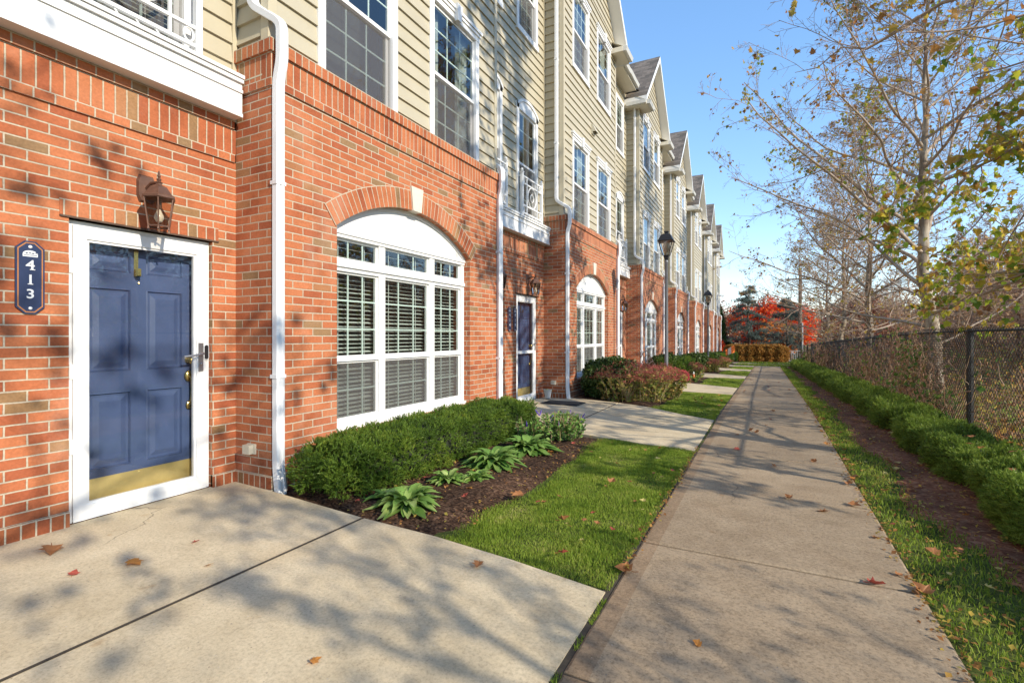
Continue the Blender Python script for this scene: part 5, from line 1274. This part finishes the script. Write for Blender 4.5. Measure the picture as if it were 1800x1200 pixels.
MB().tube([(.16, -.2, -.2), (.16, -.2, 3.4)], .07, 8).build('conduit', M['galv'], up)
um = empty('patio_umbrella', (-3.7, 52, gz(52)), 'dark red patio umbrella behind the far end of the row', 'umbrella')
MB().tube([(0, 0, 0), (0, 0, 2.4)], .025, 8).build('pole', M['galv'], um)
q = MB(); q.lathe((0, 0, 0), [(1.35, 1.85), (1.0, 2.1), (.5, 2.32), (.03, 2.42)], 8, cap=False); q.lathe((0, 0, 0), [(1.35, 1.68), (1.35, 1.85)], 8, cap=False); q.build('canopy', M['umbrella'], um)
def car(loc, rz, label):
    c = empty('parked_car', loc, label, 'car', 'cars parked beyond the rust hedge', rz)
    prof = [(-2.2, .45), (-2.2, .8), (-1.9, .93), (-1.0, 1.0), (-.35, 1.42), (.95, 1.46), (1.75, 1.05), (2.15, .98), (2.2, .5)]
    b = MB()
    for s in (-.85, .85): q = [(x, s*(1 if z < 1.05 else .84), z) for x, z in prof]; b.quad(*(q if s < 0 else q[::-1]))
    for (xa, za), (xb, zb) in zip(prof, prof[1:]): wa, wb = (.85 if za < 1.05 else .714), (.85 if zb < 1.05 else .714); b.quad((xa, wa, za), (xb, wb, zb), (xb, -wb, zb), (xa, -wa, za))
    b.quad((-2.2, -.85, .45), (-2.2, .85, .45), (2.2, .85, .5), (2.2, -.85, .5)); b.build('body', M['carwhite'], c)
    for s in (-1, 1):
        for (x0, x1) in ((-.62, .28), (.36, 1.25)): MB().quad((x0+.05, s*.856, 1.02), (x1, s*.856, 1.03), (x1-.12, s*.735, 1.38), (x0+.35, s*.735, 1.38)).build('side_window', M['carglass'], c)
    MB().quad((-.98, .72, 1.025), (-.98, -.72, 1.025), (-.40, -.68, 1.405), (-.40, .68, 1.405)).build('windscreen', M['carglass'], c)
    for x in (-1.35, 1.35):
        for s in (-1, 1): MB().tube([(x, s*.70, .33), (x, s*.88, .33)], .33, 18).build('wheel', M['tyre'], c)
car((.4, 62, gz(58)), .05, 'white car half hidden behind the rust brown hedge'); car((-4.6, 66, gz(58)), .1, 'white car glimpsed at the far end of the brick row')

# ------------------------------------------------------------------ chain link fence, vines and brush
FX = 2.15; FY = [4.76+3.0*i for i in range(12)]; FH = 1.36
fe = empty('chain_link_fence', (FX, 0, 0), 'black chain link fence along the right side of the walkway', 'fence')
for y in FY: MB().tube([(0, y, gz(y)-.2), (0, y, gz(y)+FH-.02)], .036, 8).lathe((0, y, gz(y)+FH-.02), [(.042, 0), (.042, .02), (.02, .045)], 8).build('post', M['fence'], fe, smooth=True)
MB().tube([(.0, y, gz(y)+FH) for y in FY], .0145, 8).build('top_rail', M['fence'], fe, smooth=True)
for a, b in zip(FY, FY[1:]):
    if a > 30: continue
    sp = .068 if a < 14 else .12; k = int((b-a+FH)/sp); S = []
    for i in range(k):
        for sg in (1, -1):
            o0 = a-FH+i*sp; p0 = [o0, .03]; p1 = [o0+FH+.03, FH+.045]
            if p0[0] < a: p0 = [a, .03+a-p0[0]]
            if p1[0] > b: p1 = [b, p1[1]-(p1[0]-b)]
            if p1[1] <= p0[1]: continue
            ya, yb = (p0[0], p1[0]) if sg > 0 else (a+b-p0[0], a+b-p1[0])
            S.append([(-.026+.003*sg, ya, p0[1]+gz(ya)), (-.026-.003*sg, yb, p1[1]+gz(yb))])
    S = np.array(S); bulk('mesh_panel', *tubes(S, np.full(S.shape[:2], (.0009 if a < 4 else (.0021 if a < 6 else .0027)) if a < 14 else .004), 4), M['fence'], fe)
rng = np.random.default_rng(8)
def vine(name, ya, yb, ns, nl, label, seed, sx=.16, top=1.5, stemr=.0035, lsize=.06):
    rng = np.random.default_rng(seed); root = empty(name, (FX, (ya+yb)/2, gz((ya+yb)/2)), label, 'vine'); c = (ya+yb)/2; npt = 8
    y = rng.normal(0, (yb-ya)*.24, ns); z = rng.uniform(0, top*.8, ns); d = rng.normal(0, 1, (ns, npt-1, 3))*np.array([.25, .6, .5])+np.cumsum(rng.normal(0, .45, (ns, npt-1, 3))*np.array([.3, 1, 1]), 1)
    st = np.stack([rng.uniform(-sx, sx*.6, ns), y, z], 1); pts = np.concatenate([st[:, None], st[:, None]+np.cumsum(d*.055, 1)], 1); pts[:, :, 2] = np.clip(pts[:, :, 2], 0, top+.1*np.sin(pts[:, :, 1]*3)); pts[:, :, 0] = np.clip(pts[:, :, 0], -sx-.08, sx)
    bulk('stems', *tubes(pts, np.full((ns, npt), stemr)*rng.uniform(.6, 1.5, (ns, 1)), 3), M['vinestem'], root)
    p = pts[rng.integers(0, ns, nl), rng.integers(0, npt, nl)]+rng.normal(0, .04, (nl, 3)); cl = np.sin(p[:, 1]*2.3+seed)*np.sin(p[:, 2]*4+1) > -.1; p = p[cl]; N = len(p)
    V, F = inst(LEAF_S[0]*np.array([1.3, 1, 1]), LEAF_S[1], p, frames(N, rng, np.array([-1., -.3, .6])+rng.normal(0, .5, (N, 3))), lsize*rng.uniform(.5, 1.4, N)); bulk('foliage', V, F, M['vineleaf'], root)
vine('creeping_vine', 7.9, 12.6, 800, 2200, 'tangled dry creeper with green leaves covering the near fence panel', 5)
vine('creeping_vine', 11.5, 17.5, 700, 1100, 'dry creeper with few leaves on the middle fence panels', 6)
vine('creeping_vine', 17, 30, 700, 500, 'thin brown creeper on the farther fence panels', 9, stemr=.006, lsize=.08)
vine('creeping_vine', 32, 38, 500, 900, 'green bush of creeper at the far end of the fence', 10, sx=.28, top=1.1, stemr=.006, lsize=.12)
# brush behind the fence
N = 9000; y = 1.0+rng.random(N)**1.3*40; x = 2.35+rng.random(N)**1.4*12; hgt = .72+.3*np.sin(y*1.1)*np.sin(x*1.7)+.2*np.sin(y*.37); hgt = hgt*np.clip(.32+(x-2.35)*.34, 0, 2.3); npt = 5
st = np.stack([x, y, gzn(y)-.08], 1); d = rng.normal(0, .5, (N, 1, 3))+np.array([0, 0, 1.])+np.cumsum(rng.normal(0, .35, (N, npt-1, 3)), 1); d /= np.linalg.norm(d, axis=2, keepdims=True)
L = hgt*rng.uniform(.35, 1.25, N); pts = np.concatenate([st[:, None], st[:, None]+np.cumsum(d*(L/(npt-1))[:, None, None], 1)], 1)
va, fa = tubes(pts, np.full((N, npt), .004)*np.linspace(1.3, .5, npt)[None]*(1+y[:, None]*.03), 3)
NL = 48000; i = rng.integers(0, N, NL); j = rng.integers(1, npt, NL); p = pts[i, j]+rng.normal(0, .09, (NL, 3)); s = .055*rng.uniform(.5, 1.5, NL)*(1+p[:, 1]*.025)
vb, fb_ = inst(LEAF_S[0], LEAF_S[1], p, frames(NL, rng, np.array([-.6, -.4, .5])+rng.normal(0, .8, (NL, 3))), s)
F4 = np.concatenate([fa[:, [0, 1, 2]], fa[:, [0, 2, 3]]]); V, F = cat([(va, F4), (vb, fb_)])
mi = np.concatenate([np.zeros(len(F4), int), np.ones(len(fb_), int)])
tag(bulk('undergrowth', V, F, [M['vinestem'], M['brush']], mi=mi), 'tangled autumn brush growing thick behind the chain link fence', 'undergrowth', kind='stuff')

# ------------------------------------------------------------------ trees
syA = sycamore_mesh(3, 11.5, 6.4, .175, 40, brown=4600, brownsize=.08, leafy=.14, leafsize=.09, c=(11, 7, 5), z0=1.35, rmin=.0058)
tA = place_sycamore((3.55, 15.3, gz(15.3)-.05), syA, 'pale mottled sycamore whose trunk rises behind the near fence panels', 0.4)
def copy_at(src, loc, rz, label, sc=1.0, group=None):
    c = copy_tree(src); c.location = loc; c.rotation_euler = (0, 0, rz); c.scale = (sc, sc, sc); c['label'] = label
    if group: c['group'] = group
    return c
copy_at(tA, (3.6, 24.4, gz(24.4)-.05), 2.1, 'second sycamore, its slim pale trunk left of the nearest trunk', .95)
copy_at(tA, (3.7, 33.5, gz(33.5)-.05), 4.0, 'third sycamore along the fence, behind the second', .95)
copy_at(tA, (3.9, 42.5, gz(42.5)-.05), 5.2, 'farthest sycamore along the fence near the utility pole', .9)
# tree just outside the right edge: its limbs reach into the picture
ex = [([(0, 0, 3.0), (-.5, .6, 3.3), (-.9, 1.5, 3.45), (-1.3, 2.6, 3.4), (-1.7, 3.7, 3.55)], .038),
      ([(0, 0, 2.0), (-.3, .9, 2.15), (-.6, 2.0, 2.1), (-.9, 3.2, 2.15), (-1.2, 4.2, 2.3)], .036),
      ([(0, 0, 4.4), (-.6, .6, 4.9), (-1.5, 1.5, 5.2), (-2.3, 2.4, 5.3), (-3.0, 3.4, 5.6)], .042),
      ([(0, 0, 1.8), (-.1, 1.1, 2.0), (-.2, 2.2, 2.3), (-.3, 3.2, 2.5)], .03),
      ([(0, 0, 5.4), (-.7, .9, 6.1), (-1.7, 1.9, 6.6), (-2.7, 3.0, 6.9)], .042)]
syB = sycamore_mesh(11, 11.5, 4.3, .18, 30, brown=3000, brownsize=.085, leafy=.5, leafsize=.088, extra=ex, c=(12, 8, 5), rmin=.0042, ldens=.62)
tB = place_sycamore((3.45, 5.9, -.05), syB, 'sycamore just beyond the right edge whose leafy green and yellow limbs reach in', 0)
syC = sycamore_mesh(23, 11.5, 4.8, .18, 30, brown=2400, brownsize=.11, leafy=.35, leafsize=.13)
tC = place_sycamore((4.1, -2.9, -.05), syC, 'sycamore behind the camera that throws the dappled shade on the pad', 0)
cD = copy_at(tC, (4.3, .2, -.05), 1.9, 'small unseen sycamore added beyond the right edge to shade the entry pad', .42)  # scaled-down copy added out of view to shade the right half of the pad
# background trees
def blob_tree(name, loc, h, r, N, size, mat, label, seed, trunkmat='darktwig', z0=.25, p=2.2, sprig=None, nl=14, cat_='tree', shape=None):
    rng = np.random.default_rng(seed); root = empty(name, loc, label, cat_)
    th, tn, _, _, lm = sycamore_mesh(seed, h*.92, r*1.0, h*.02+.03, nl, brown=0, c=(7, 5, 3), z0=h*z0, rmin=.012)
    V, F = cat([th, lm, tn]); bulk('trunk', V, F, M[trunkmat], root)
    # clumps of leaves through the crown
    nc = 60; q = rng.normal(size=(nc, 3)); q /= np.linalg.norm(q, axis=1, keepdims=True); q *= rng.uniform(.35, 1, (nc, 1)); cc = q*np.array([r, r, h*(1-z0)*.5])*.9; cc[:, 2] += h*(z0+(1-z0)*.5)
    pos = cc[rng.integers(0, nc, N)]+rng.normal(0, r*.13, (N, 3)); V, F = inst(LEAF_S[0], LEAF_S[1], pos, frames(N, rng), size*rng.uniform(.6, 1.4, N)); bulk('crown', V, F, M[mat], root)
    return root
zb = gz(58)
blob_tree('red_maple', (-.3, 60, zb), 7.2, 3.3, 13000, .24, 'redmaple', 'scarlet maple glowing behind the blue cedars', 201, z0=.1)
blob_tree('red_maple', (2.3, 61, zb), 6.2, 2.6, 8000, .24, 'redmaple', 'second scarlet maple, right behind the farther cedar', 202, z0=.1)
blob_tree('orange_tree', (0.9, 55.5, zb), 3.6, 2.3, 6000, .22, 'orangeleaf', 'low orange leaved tree under the scarlet maple', 203, z0=.1)
blob_tree('rusty_tree', (-9.0, 72, zb), 9.6, 4.2, 6000, .26, 'pinkleaf', 'faded rusty tree left of the cedars beyond the houses', 204, z0=.15)
blob_tree('rusty_tree', (-4.6, 80, zb), 7.5, 4.2, 6000, .26, 'pinkleaf', 'lower rusty tree between the row end and the cedars', 205, z0=.1)
blob_tree('rusty_tree', (8.5, 66, zb), 7.2, 4.2, 6500, .26, 'pinkleaf', 'dull red tree right of the utility pole', 206, z0=.1)
blob_tree('burning_bush', (-4.05, 49.4, gz(49)), 1.9, .75, 3500, .14, 'redmaple', 'dark red bush at the far corner of the brick row', 207, z0=.02, cat_='shrub')
def cedar(loc, h, r, label, seed):
    rng = np.random.default_rng(seed); root = empty('blue_cedar', loc, label, 'tree', None)
    npt = 12; z = np.linspace(0, h, npt); tr = np.stack([.06*np.sin(z), .05*np.cos(z*1.3), z], 1)[None]; trr = (.15*(1-z/h*.93))[None]
    nl = 44; t = rng.random(nl); zs = h*(.16+.82*t); az = rng.uniform(0, 6.28, nl); ln = r*(1-t)**.8*rng.uniform(.6, 1.15, nl)+.25; n1 = 8; s = np.linspace(0, 1, n1)
    l1 = np.stack([np.cos(az)[:, None]*ln[:, None]*s, np.sin(az)[:, None]*ln[:, None]*s, zs[:, None]+ln[:, None]*(.42*s-.5*s*s+.0)], 2)+rng.normal(0, .03, (nl, n1, 3)); r1 = (.015+.02*ln)[:, None]*np.linspace(1, .25, n1)[None]
    l2, r2 = sprout(l1, r1, 6, (.2, 1), .9, .38, 5, rng, .1, -.05, .5, .2, rmin=.01, flat_=.8)
    V, F = cat([tubes(tr, trr, 8), tubes(l1, r1, 5), tubes(l2, r2, 3)]); bulk('trunk', V, F, M['darktwig'], root)
    P_ = np.concatenate([l1[:, 2:].reshape(-1, 3), l2.reshape(-1, 3), l2[:, 2:].reshape(-1, 3)]); N = int(len(P_)*1.9); pos = P_[rng.integers(0, len(P_), N)]+rng.normal(0, .07, (N, 3))*np.array([1, 1, .35])
    V, F = inst(*SPR_N, pos, frames(N, rng, np.array([0, 0, .7])+rng.normal(0, .7, (N, 3))), .2*rng.uniform(.7, 1.3, N)); bulk('crown', V, F, M['cedar'], root)
cedar((-1.55, 50.5, gz(50)), 6.9, 2.7, 'blue grey cedar rising behind the left half of the rust hedge', 301)
cedar((1.55, 51.5, gz(51)), 5.6, 2.5, 'blue grey cedar behind the right end of the rust hedge', 302)
def column(loc, h, r, label, seed):
    rng = np.random.default_rng(seed); root = empty('columnar_evergreen', loc, label, 'tree'); N = 4500
    t = rng.random(N); a = rng.uniform(0, 6.28, N); rr = r*np.sin(np.pi*np.clip(t*.9+.1, 0, 1))**.6*np.sqrt(rng.uniform(.3, 1, N)); pos = np.stack([np.cos(a)*rr, np.sin(a)*rr, t*h], 1)
    d = np.stack([np.cos(a), np.sin(a), np.full(N, 1.2)], 1)+rng.normal(0, .3, (N, 3)); V, F = inst(*SPR_N, pos, frames(N, rng, d), .2*rng.uniform(.7, 1.3, N)); bulk('crown', V, F, M['evergreen'], root)
    MB().tube([(0, 0, -.1), (0, 0, h*.8)], [.09, .03], 8).build('trunk', M['darktwig'], root)
column((-4.3, 50.6, gz(50)), 5.2, .8, 'dark green columnar evergreen at the end of the row', 311)
shrub('evergreen_shrub', (-3.55, 50.2, gz(50)), (.8, .6, .95), 2.4, 2500, .2, M['evergreen'], 'dark green shrub against the far end of the row', 'shrub', 312)
# far woodland: one mass
parts = []; lv = []; rng = np.random.default_rng(77)
base = [sycamore_mesh(400+i, 9, 3.6, .13, 18, brown=0, c=(6, 5, 3), z0=1.0, rmin=.014) for i in range(3)]
for i in range(190):
    if i < 150: x = 8+rng.random()*34; y = 12+rng.random()*75
    else: x = -30+rng.random()*75; y = 85+rng.random()*40
    if x < 10 and y < 30: x += 5
    th, tn, _, _, lm = base[i % 3]; s = rng.uniform(.6, 1.05)*1; a = rng.random()*6.28; Rz = np.array([[math.cos(a), -math.sin(a), 0], [math.sin(a), math.cos(a), 0], [0, 0, 1]])
    for v, f in (th, lm, tn): parts.append((v@Rz.T*s+np.array([x, y, gz(y)-.1]), f))
    k = 1500; q = rng.normal(size=(k, 3)); q /= np.linalg.norm(q, axis=1, keepdims=True); q *= rng.random((k, 1))**.4; lv.append(q*np.array([3.2, 3.2, 3.6])*s+np.array([x, y, gz(y)+4.6*s]))
V1, F1 = cat(parts); pos = np.concatenate(lv); N = len(pos); V2, F2 = inst(LEAF_S[0], LEAF_S[1], pos, frames(N, rng), .17*rng.uniform(.6, 1.5, N))
F4 = np.concatenate([F1[:, [0, 1, 2]], F1[:, [0, 2, 3]]]); V, F = cat([(V1, F4), (V2, F2)]); mi = np.concatenate([np.zeros(len(F4), int), np.ones(len(F2), int)])
tag(bulk('far_woodland', V, F, [M['vinestem'], M['wood']], mi=mi), 'far brownish woodland beyond the fence and the end of the walk', 'woodland', kind='stuff')

# ------------------------------------------------------------------ fallen leaves
CURL = []
for k, cu in enumerate((.55, 1.0, .3)):
    T, F = lobed_leaf(cu); T = T-np.array([0, .45, 0]); T[:, 2] += .10*np.sin(T[:, 0]*5+k)+.06*np.sin(T[:, 1]*7); T[:, 2] -= T[:, 2].min()-.03
    mb = MB(); mb.v = [tuple(p) for p in T]; mb.f = [tuple(f) for f in F]; mb.uv = [None]*len(F); mb.m = [0]*len(F); mb.tube([(0, -.42, .05), (.03, -.6, .04), (.06, -.78, .06)], .018, 4)
    me = bpy.data.meshes.new('leaf'); me.from_pydata(mb.v, [], mb.f); CURL.append(me)
LM = {}
def fallen(x, y, z, size, mat, k, label, group=None, rng=random):
    key = (k, mat)
    if key not in LM: LM[key] = CURL[k].copy(); LM[key].materials.append(M[mat])
    o = bpy.data.objects.new('fallen_leaf', LM[key]); C.objects.link(o); o.location = (x, y, z); size *= .70; o.scale = (size, size, size*rng.uniform(.6, 1.2)); o.rotation_euler = (rng.uniform(-.25, .25), rng.uniform(-.25, .25), rng.uniform(0, 6.28))
    tag(o, label, 'leaf', group); return o
def on_ground(u, v, zt=0.0):
    t = (1.30-zt)*870/(v-590); du = (u-900)/870; return t*(-.4586+.8886*du), t*(.8886+.4586*du)
rg = random.Random(31)
spec = [(90, 980, .17, 'fallen', 0, 'large tan leaf on the pad below the nearest door'), (237, 1000, .13, 'fallenorange', 2, 'orange leaf on the pad, right of the large tan one'), (130, 1018, .08, 'fallenred', 2, 'red leaf with a green stem on the pad below the door'),
        (345, 961, .06, 'fallenred', 0, 'tiny red brown leaf on the pad before the door step'), (366, 1002, .06, 'fallenorange', 2, 'small orange leaf on the pad nearest the long joint'), (555, 1168, .07, 'fallenorange', 2, 'small orange leaf on the pad near the bottom of the view'),
        (840, 999, .10, 'fallen', 1, 'curled brown leaf on the pad just short of the lawn'), (1225, 1135, .055, 'fallenorange', 0, 'small orange leaf on the nearest walkway slab'), (992, 927, .12, 'fallen', 1, 'upright curled brown leaf in the middle of the near lawn'),
        (990, 987, .09, 'fallenred', 0, 'dark red leaf in the near lawn'), (1097, 1006, .15, 'fallen', 0, 'large pale brown leaf at the lawn corner by the walkway'), (910, 881, .14, 'fallen', 0, 'tan leaf at the mulch edge of the near lawn'),
        (1075, 857, .12, 'fallen', 1, 'pale brown leaf in the far part of the near lawn'), (1182, 836, .07, 'fallenred', 2, 'bright red leaf in the lawn near the walkway edge'), (1385, 877, .11, 'fallen', 1, 'curled brown leaf in the middle of the second walkway slab'),
        (1448, 901, .12, 'fallen', 0, 'brown leaf toward the right of the second walkway slab'), (1503, 890, .13, 'fallen', 1, 'curled brown leaf at the right edge of the walkway'), (1540, 1030, .12, 'fallenred', 0, 'red brown leaf on the right edge of the nearest slab joint'), (1620, 1042, .14, 'fallen', 1, 'brown leaf caught where the right grass meets the walkway'),
        (1640, 972, .11, 'fallen', 0, 'brown leaf in the right grass strip'), (1608, 860, .13, 'fallen', 0, 'pale tan leaf on the reddish dirt'), (1360, 820, .08, 'fallen', 1, 'brown leaf on the third walkway slab'), (1430, 812, .10, 'fallen', 0, 'flat brown leaf on the third walkway slab, toward the dirt side')]
for (u, v, s, m, k, lab) in spec:
    x, y = on_ground(u, v); dz = .05 if (-1.8 < x < -.72 and 2.5 < y < 6.2) else .008+max(0, -x-.7)*.01
    if x > .95: dz = .01
    fallen(x, y, gz(y)+dz, s, m, k, lab, rng=rg)
def scatter(n, xa, xb, ya, yb, dz, sizes, mats, label, group):
    for i in range(n):
        y = rg.uniform(ya, yb); x = rg.uniform(xa, xb); fallen(x, y, gz(y)+dz, rg.uniform(*sizes), rg.choice(mats), rg.randrange(3), label, group, rg)
scatter(26, -1.75, -.75, 2.8, 5.9, .035, (.035, .075), ['fallen', 'fallen', 'fallenred', 'fallenyellow'], 'small dry leaf scattered in the nearest lawn strip', 'small leaves in the nearest lawn')
scatter(34, .60, .78, 2.4, 12, .012, (.05, .11), ['fallen', 'fallen', 'fallenred', 'fallenorange'], 'dry leaf gathered along the right edge of the walkway', 'leaves along the right walkway edge')
scatter(70, .85, 1.45, 3.2, 14, .014, (.04, .10), ['fallen', 'fallen', 'fallenyellow', 'fallenorange'], 'dry leaf scattered on the reddish dirt by the low hedge', 'leaves on the reddish dirt')
scatter(22, -2.85, -2.0, 2.75, 6.0, .035, (.05, .10), ['fallen', 'fallenorange', 'fallenred'], 'dry leaf lying on the dark mulch of the nearest bed', 'leaves on the nearest mulch bed')
scatter(20, -.6, .6, 6, 26, .01, (.06, .12), ['fallen', 'fallenred'], 'dry leaf lying farther along the walkway', 'leaves farther along the walkway')
scatter(16, -1.7, -.75, 9.4, 12, .05, (.06, .12), ['fallen', 'fallenorange'], 'dry leaf scattered in the second lawn strip', 'leaves in the second lawn')
scatter(14, -3.5, -2.1, 9.8, 12.2, .03, (.07, .13), ['fallen', 'fallenred'], 'dry leaf lying on the mulch under the boxwood', 'leaves under the boxwood')
scatter(16, 1.50, 1.95, 3.0, 9, .36, (.05, .11), ['fallen', 'fallenorange'], 'dry leaf caught on top of the low yew hedge', 'leaves caught on the low hedge')
# litter too fine to count
rng = np.random.default_rng(55); N = 5200
y = 2.2+rng.random(N)**1.7*30; x = np.where(rng.random(N) < .35, rng.normal(.70, .035, N), rng.uniform(.8, 1.5, N)); z = gzn(y)+.012
M2 = 900; y2 = rng.uniform(2.6, 6, M2); x2 = np.where(rng.random(M2) < .3, rng.normal(-.70, .02, M2), rng.uniform(-3.0, -1.75, M2)); pos = np.concatenate([np.stack([x, y, z], 1), np.stack([x2, y2, np.full(M2, .03)], 1)])
V, F = inst(LEAF_S[0], LEAF_S[1], pos, frames(len(pos), rng, np.array([0, 0, 1.])+rng.normal(0, .35, (len(pos), 3))), .022*rng.uniform(.5, 1.7, len(pos)))
tag(bulk('leaf_litter', V, F, M['leafbrown']), 'fine crumbled leaf litter along the walkway edges and beds', 'leaf litter', kind='stuff')
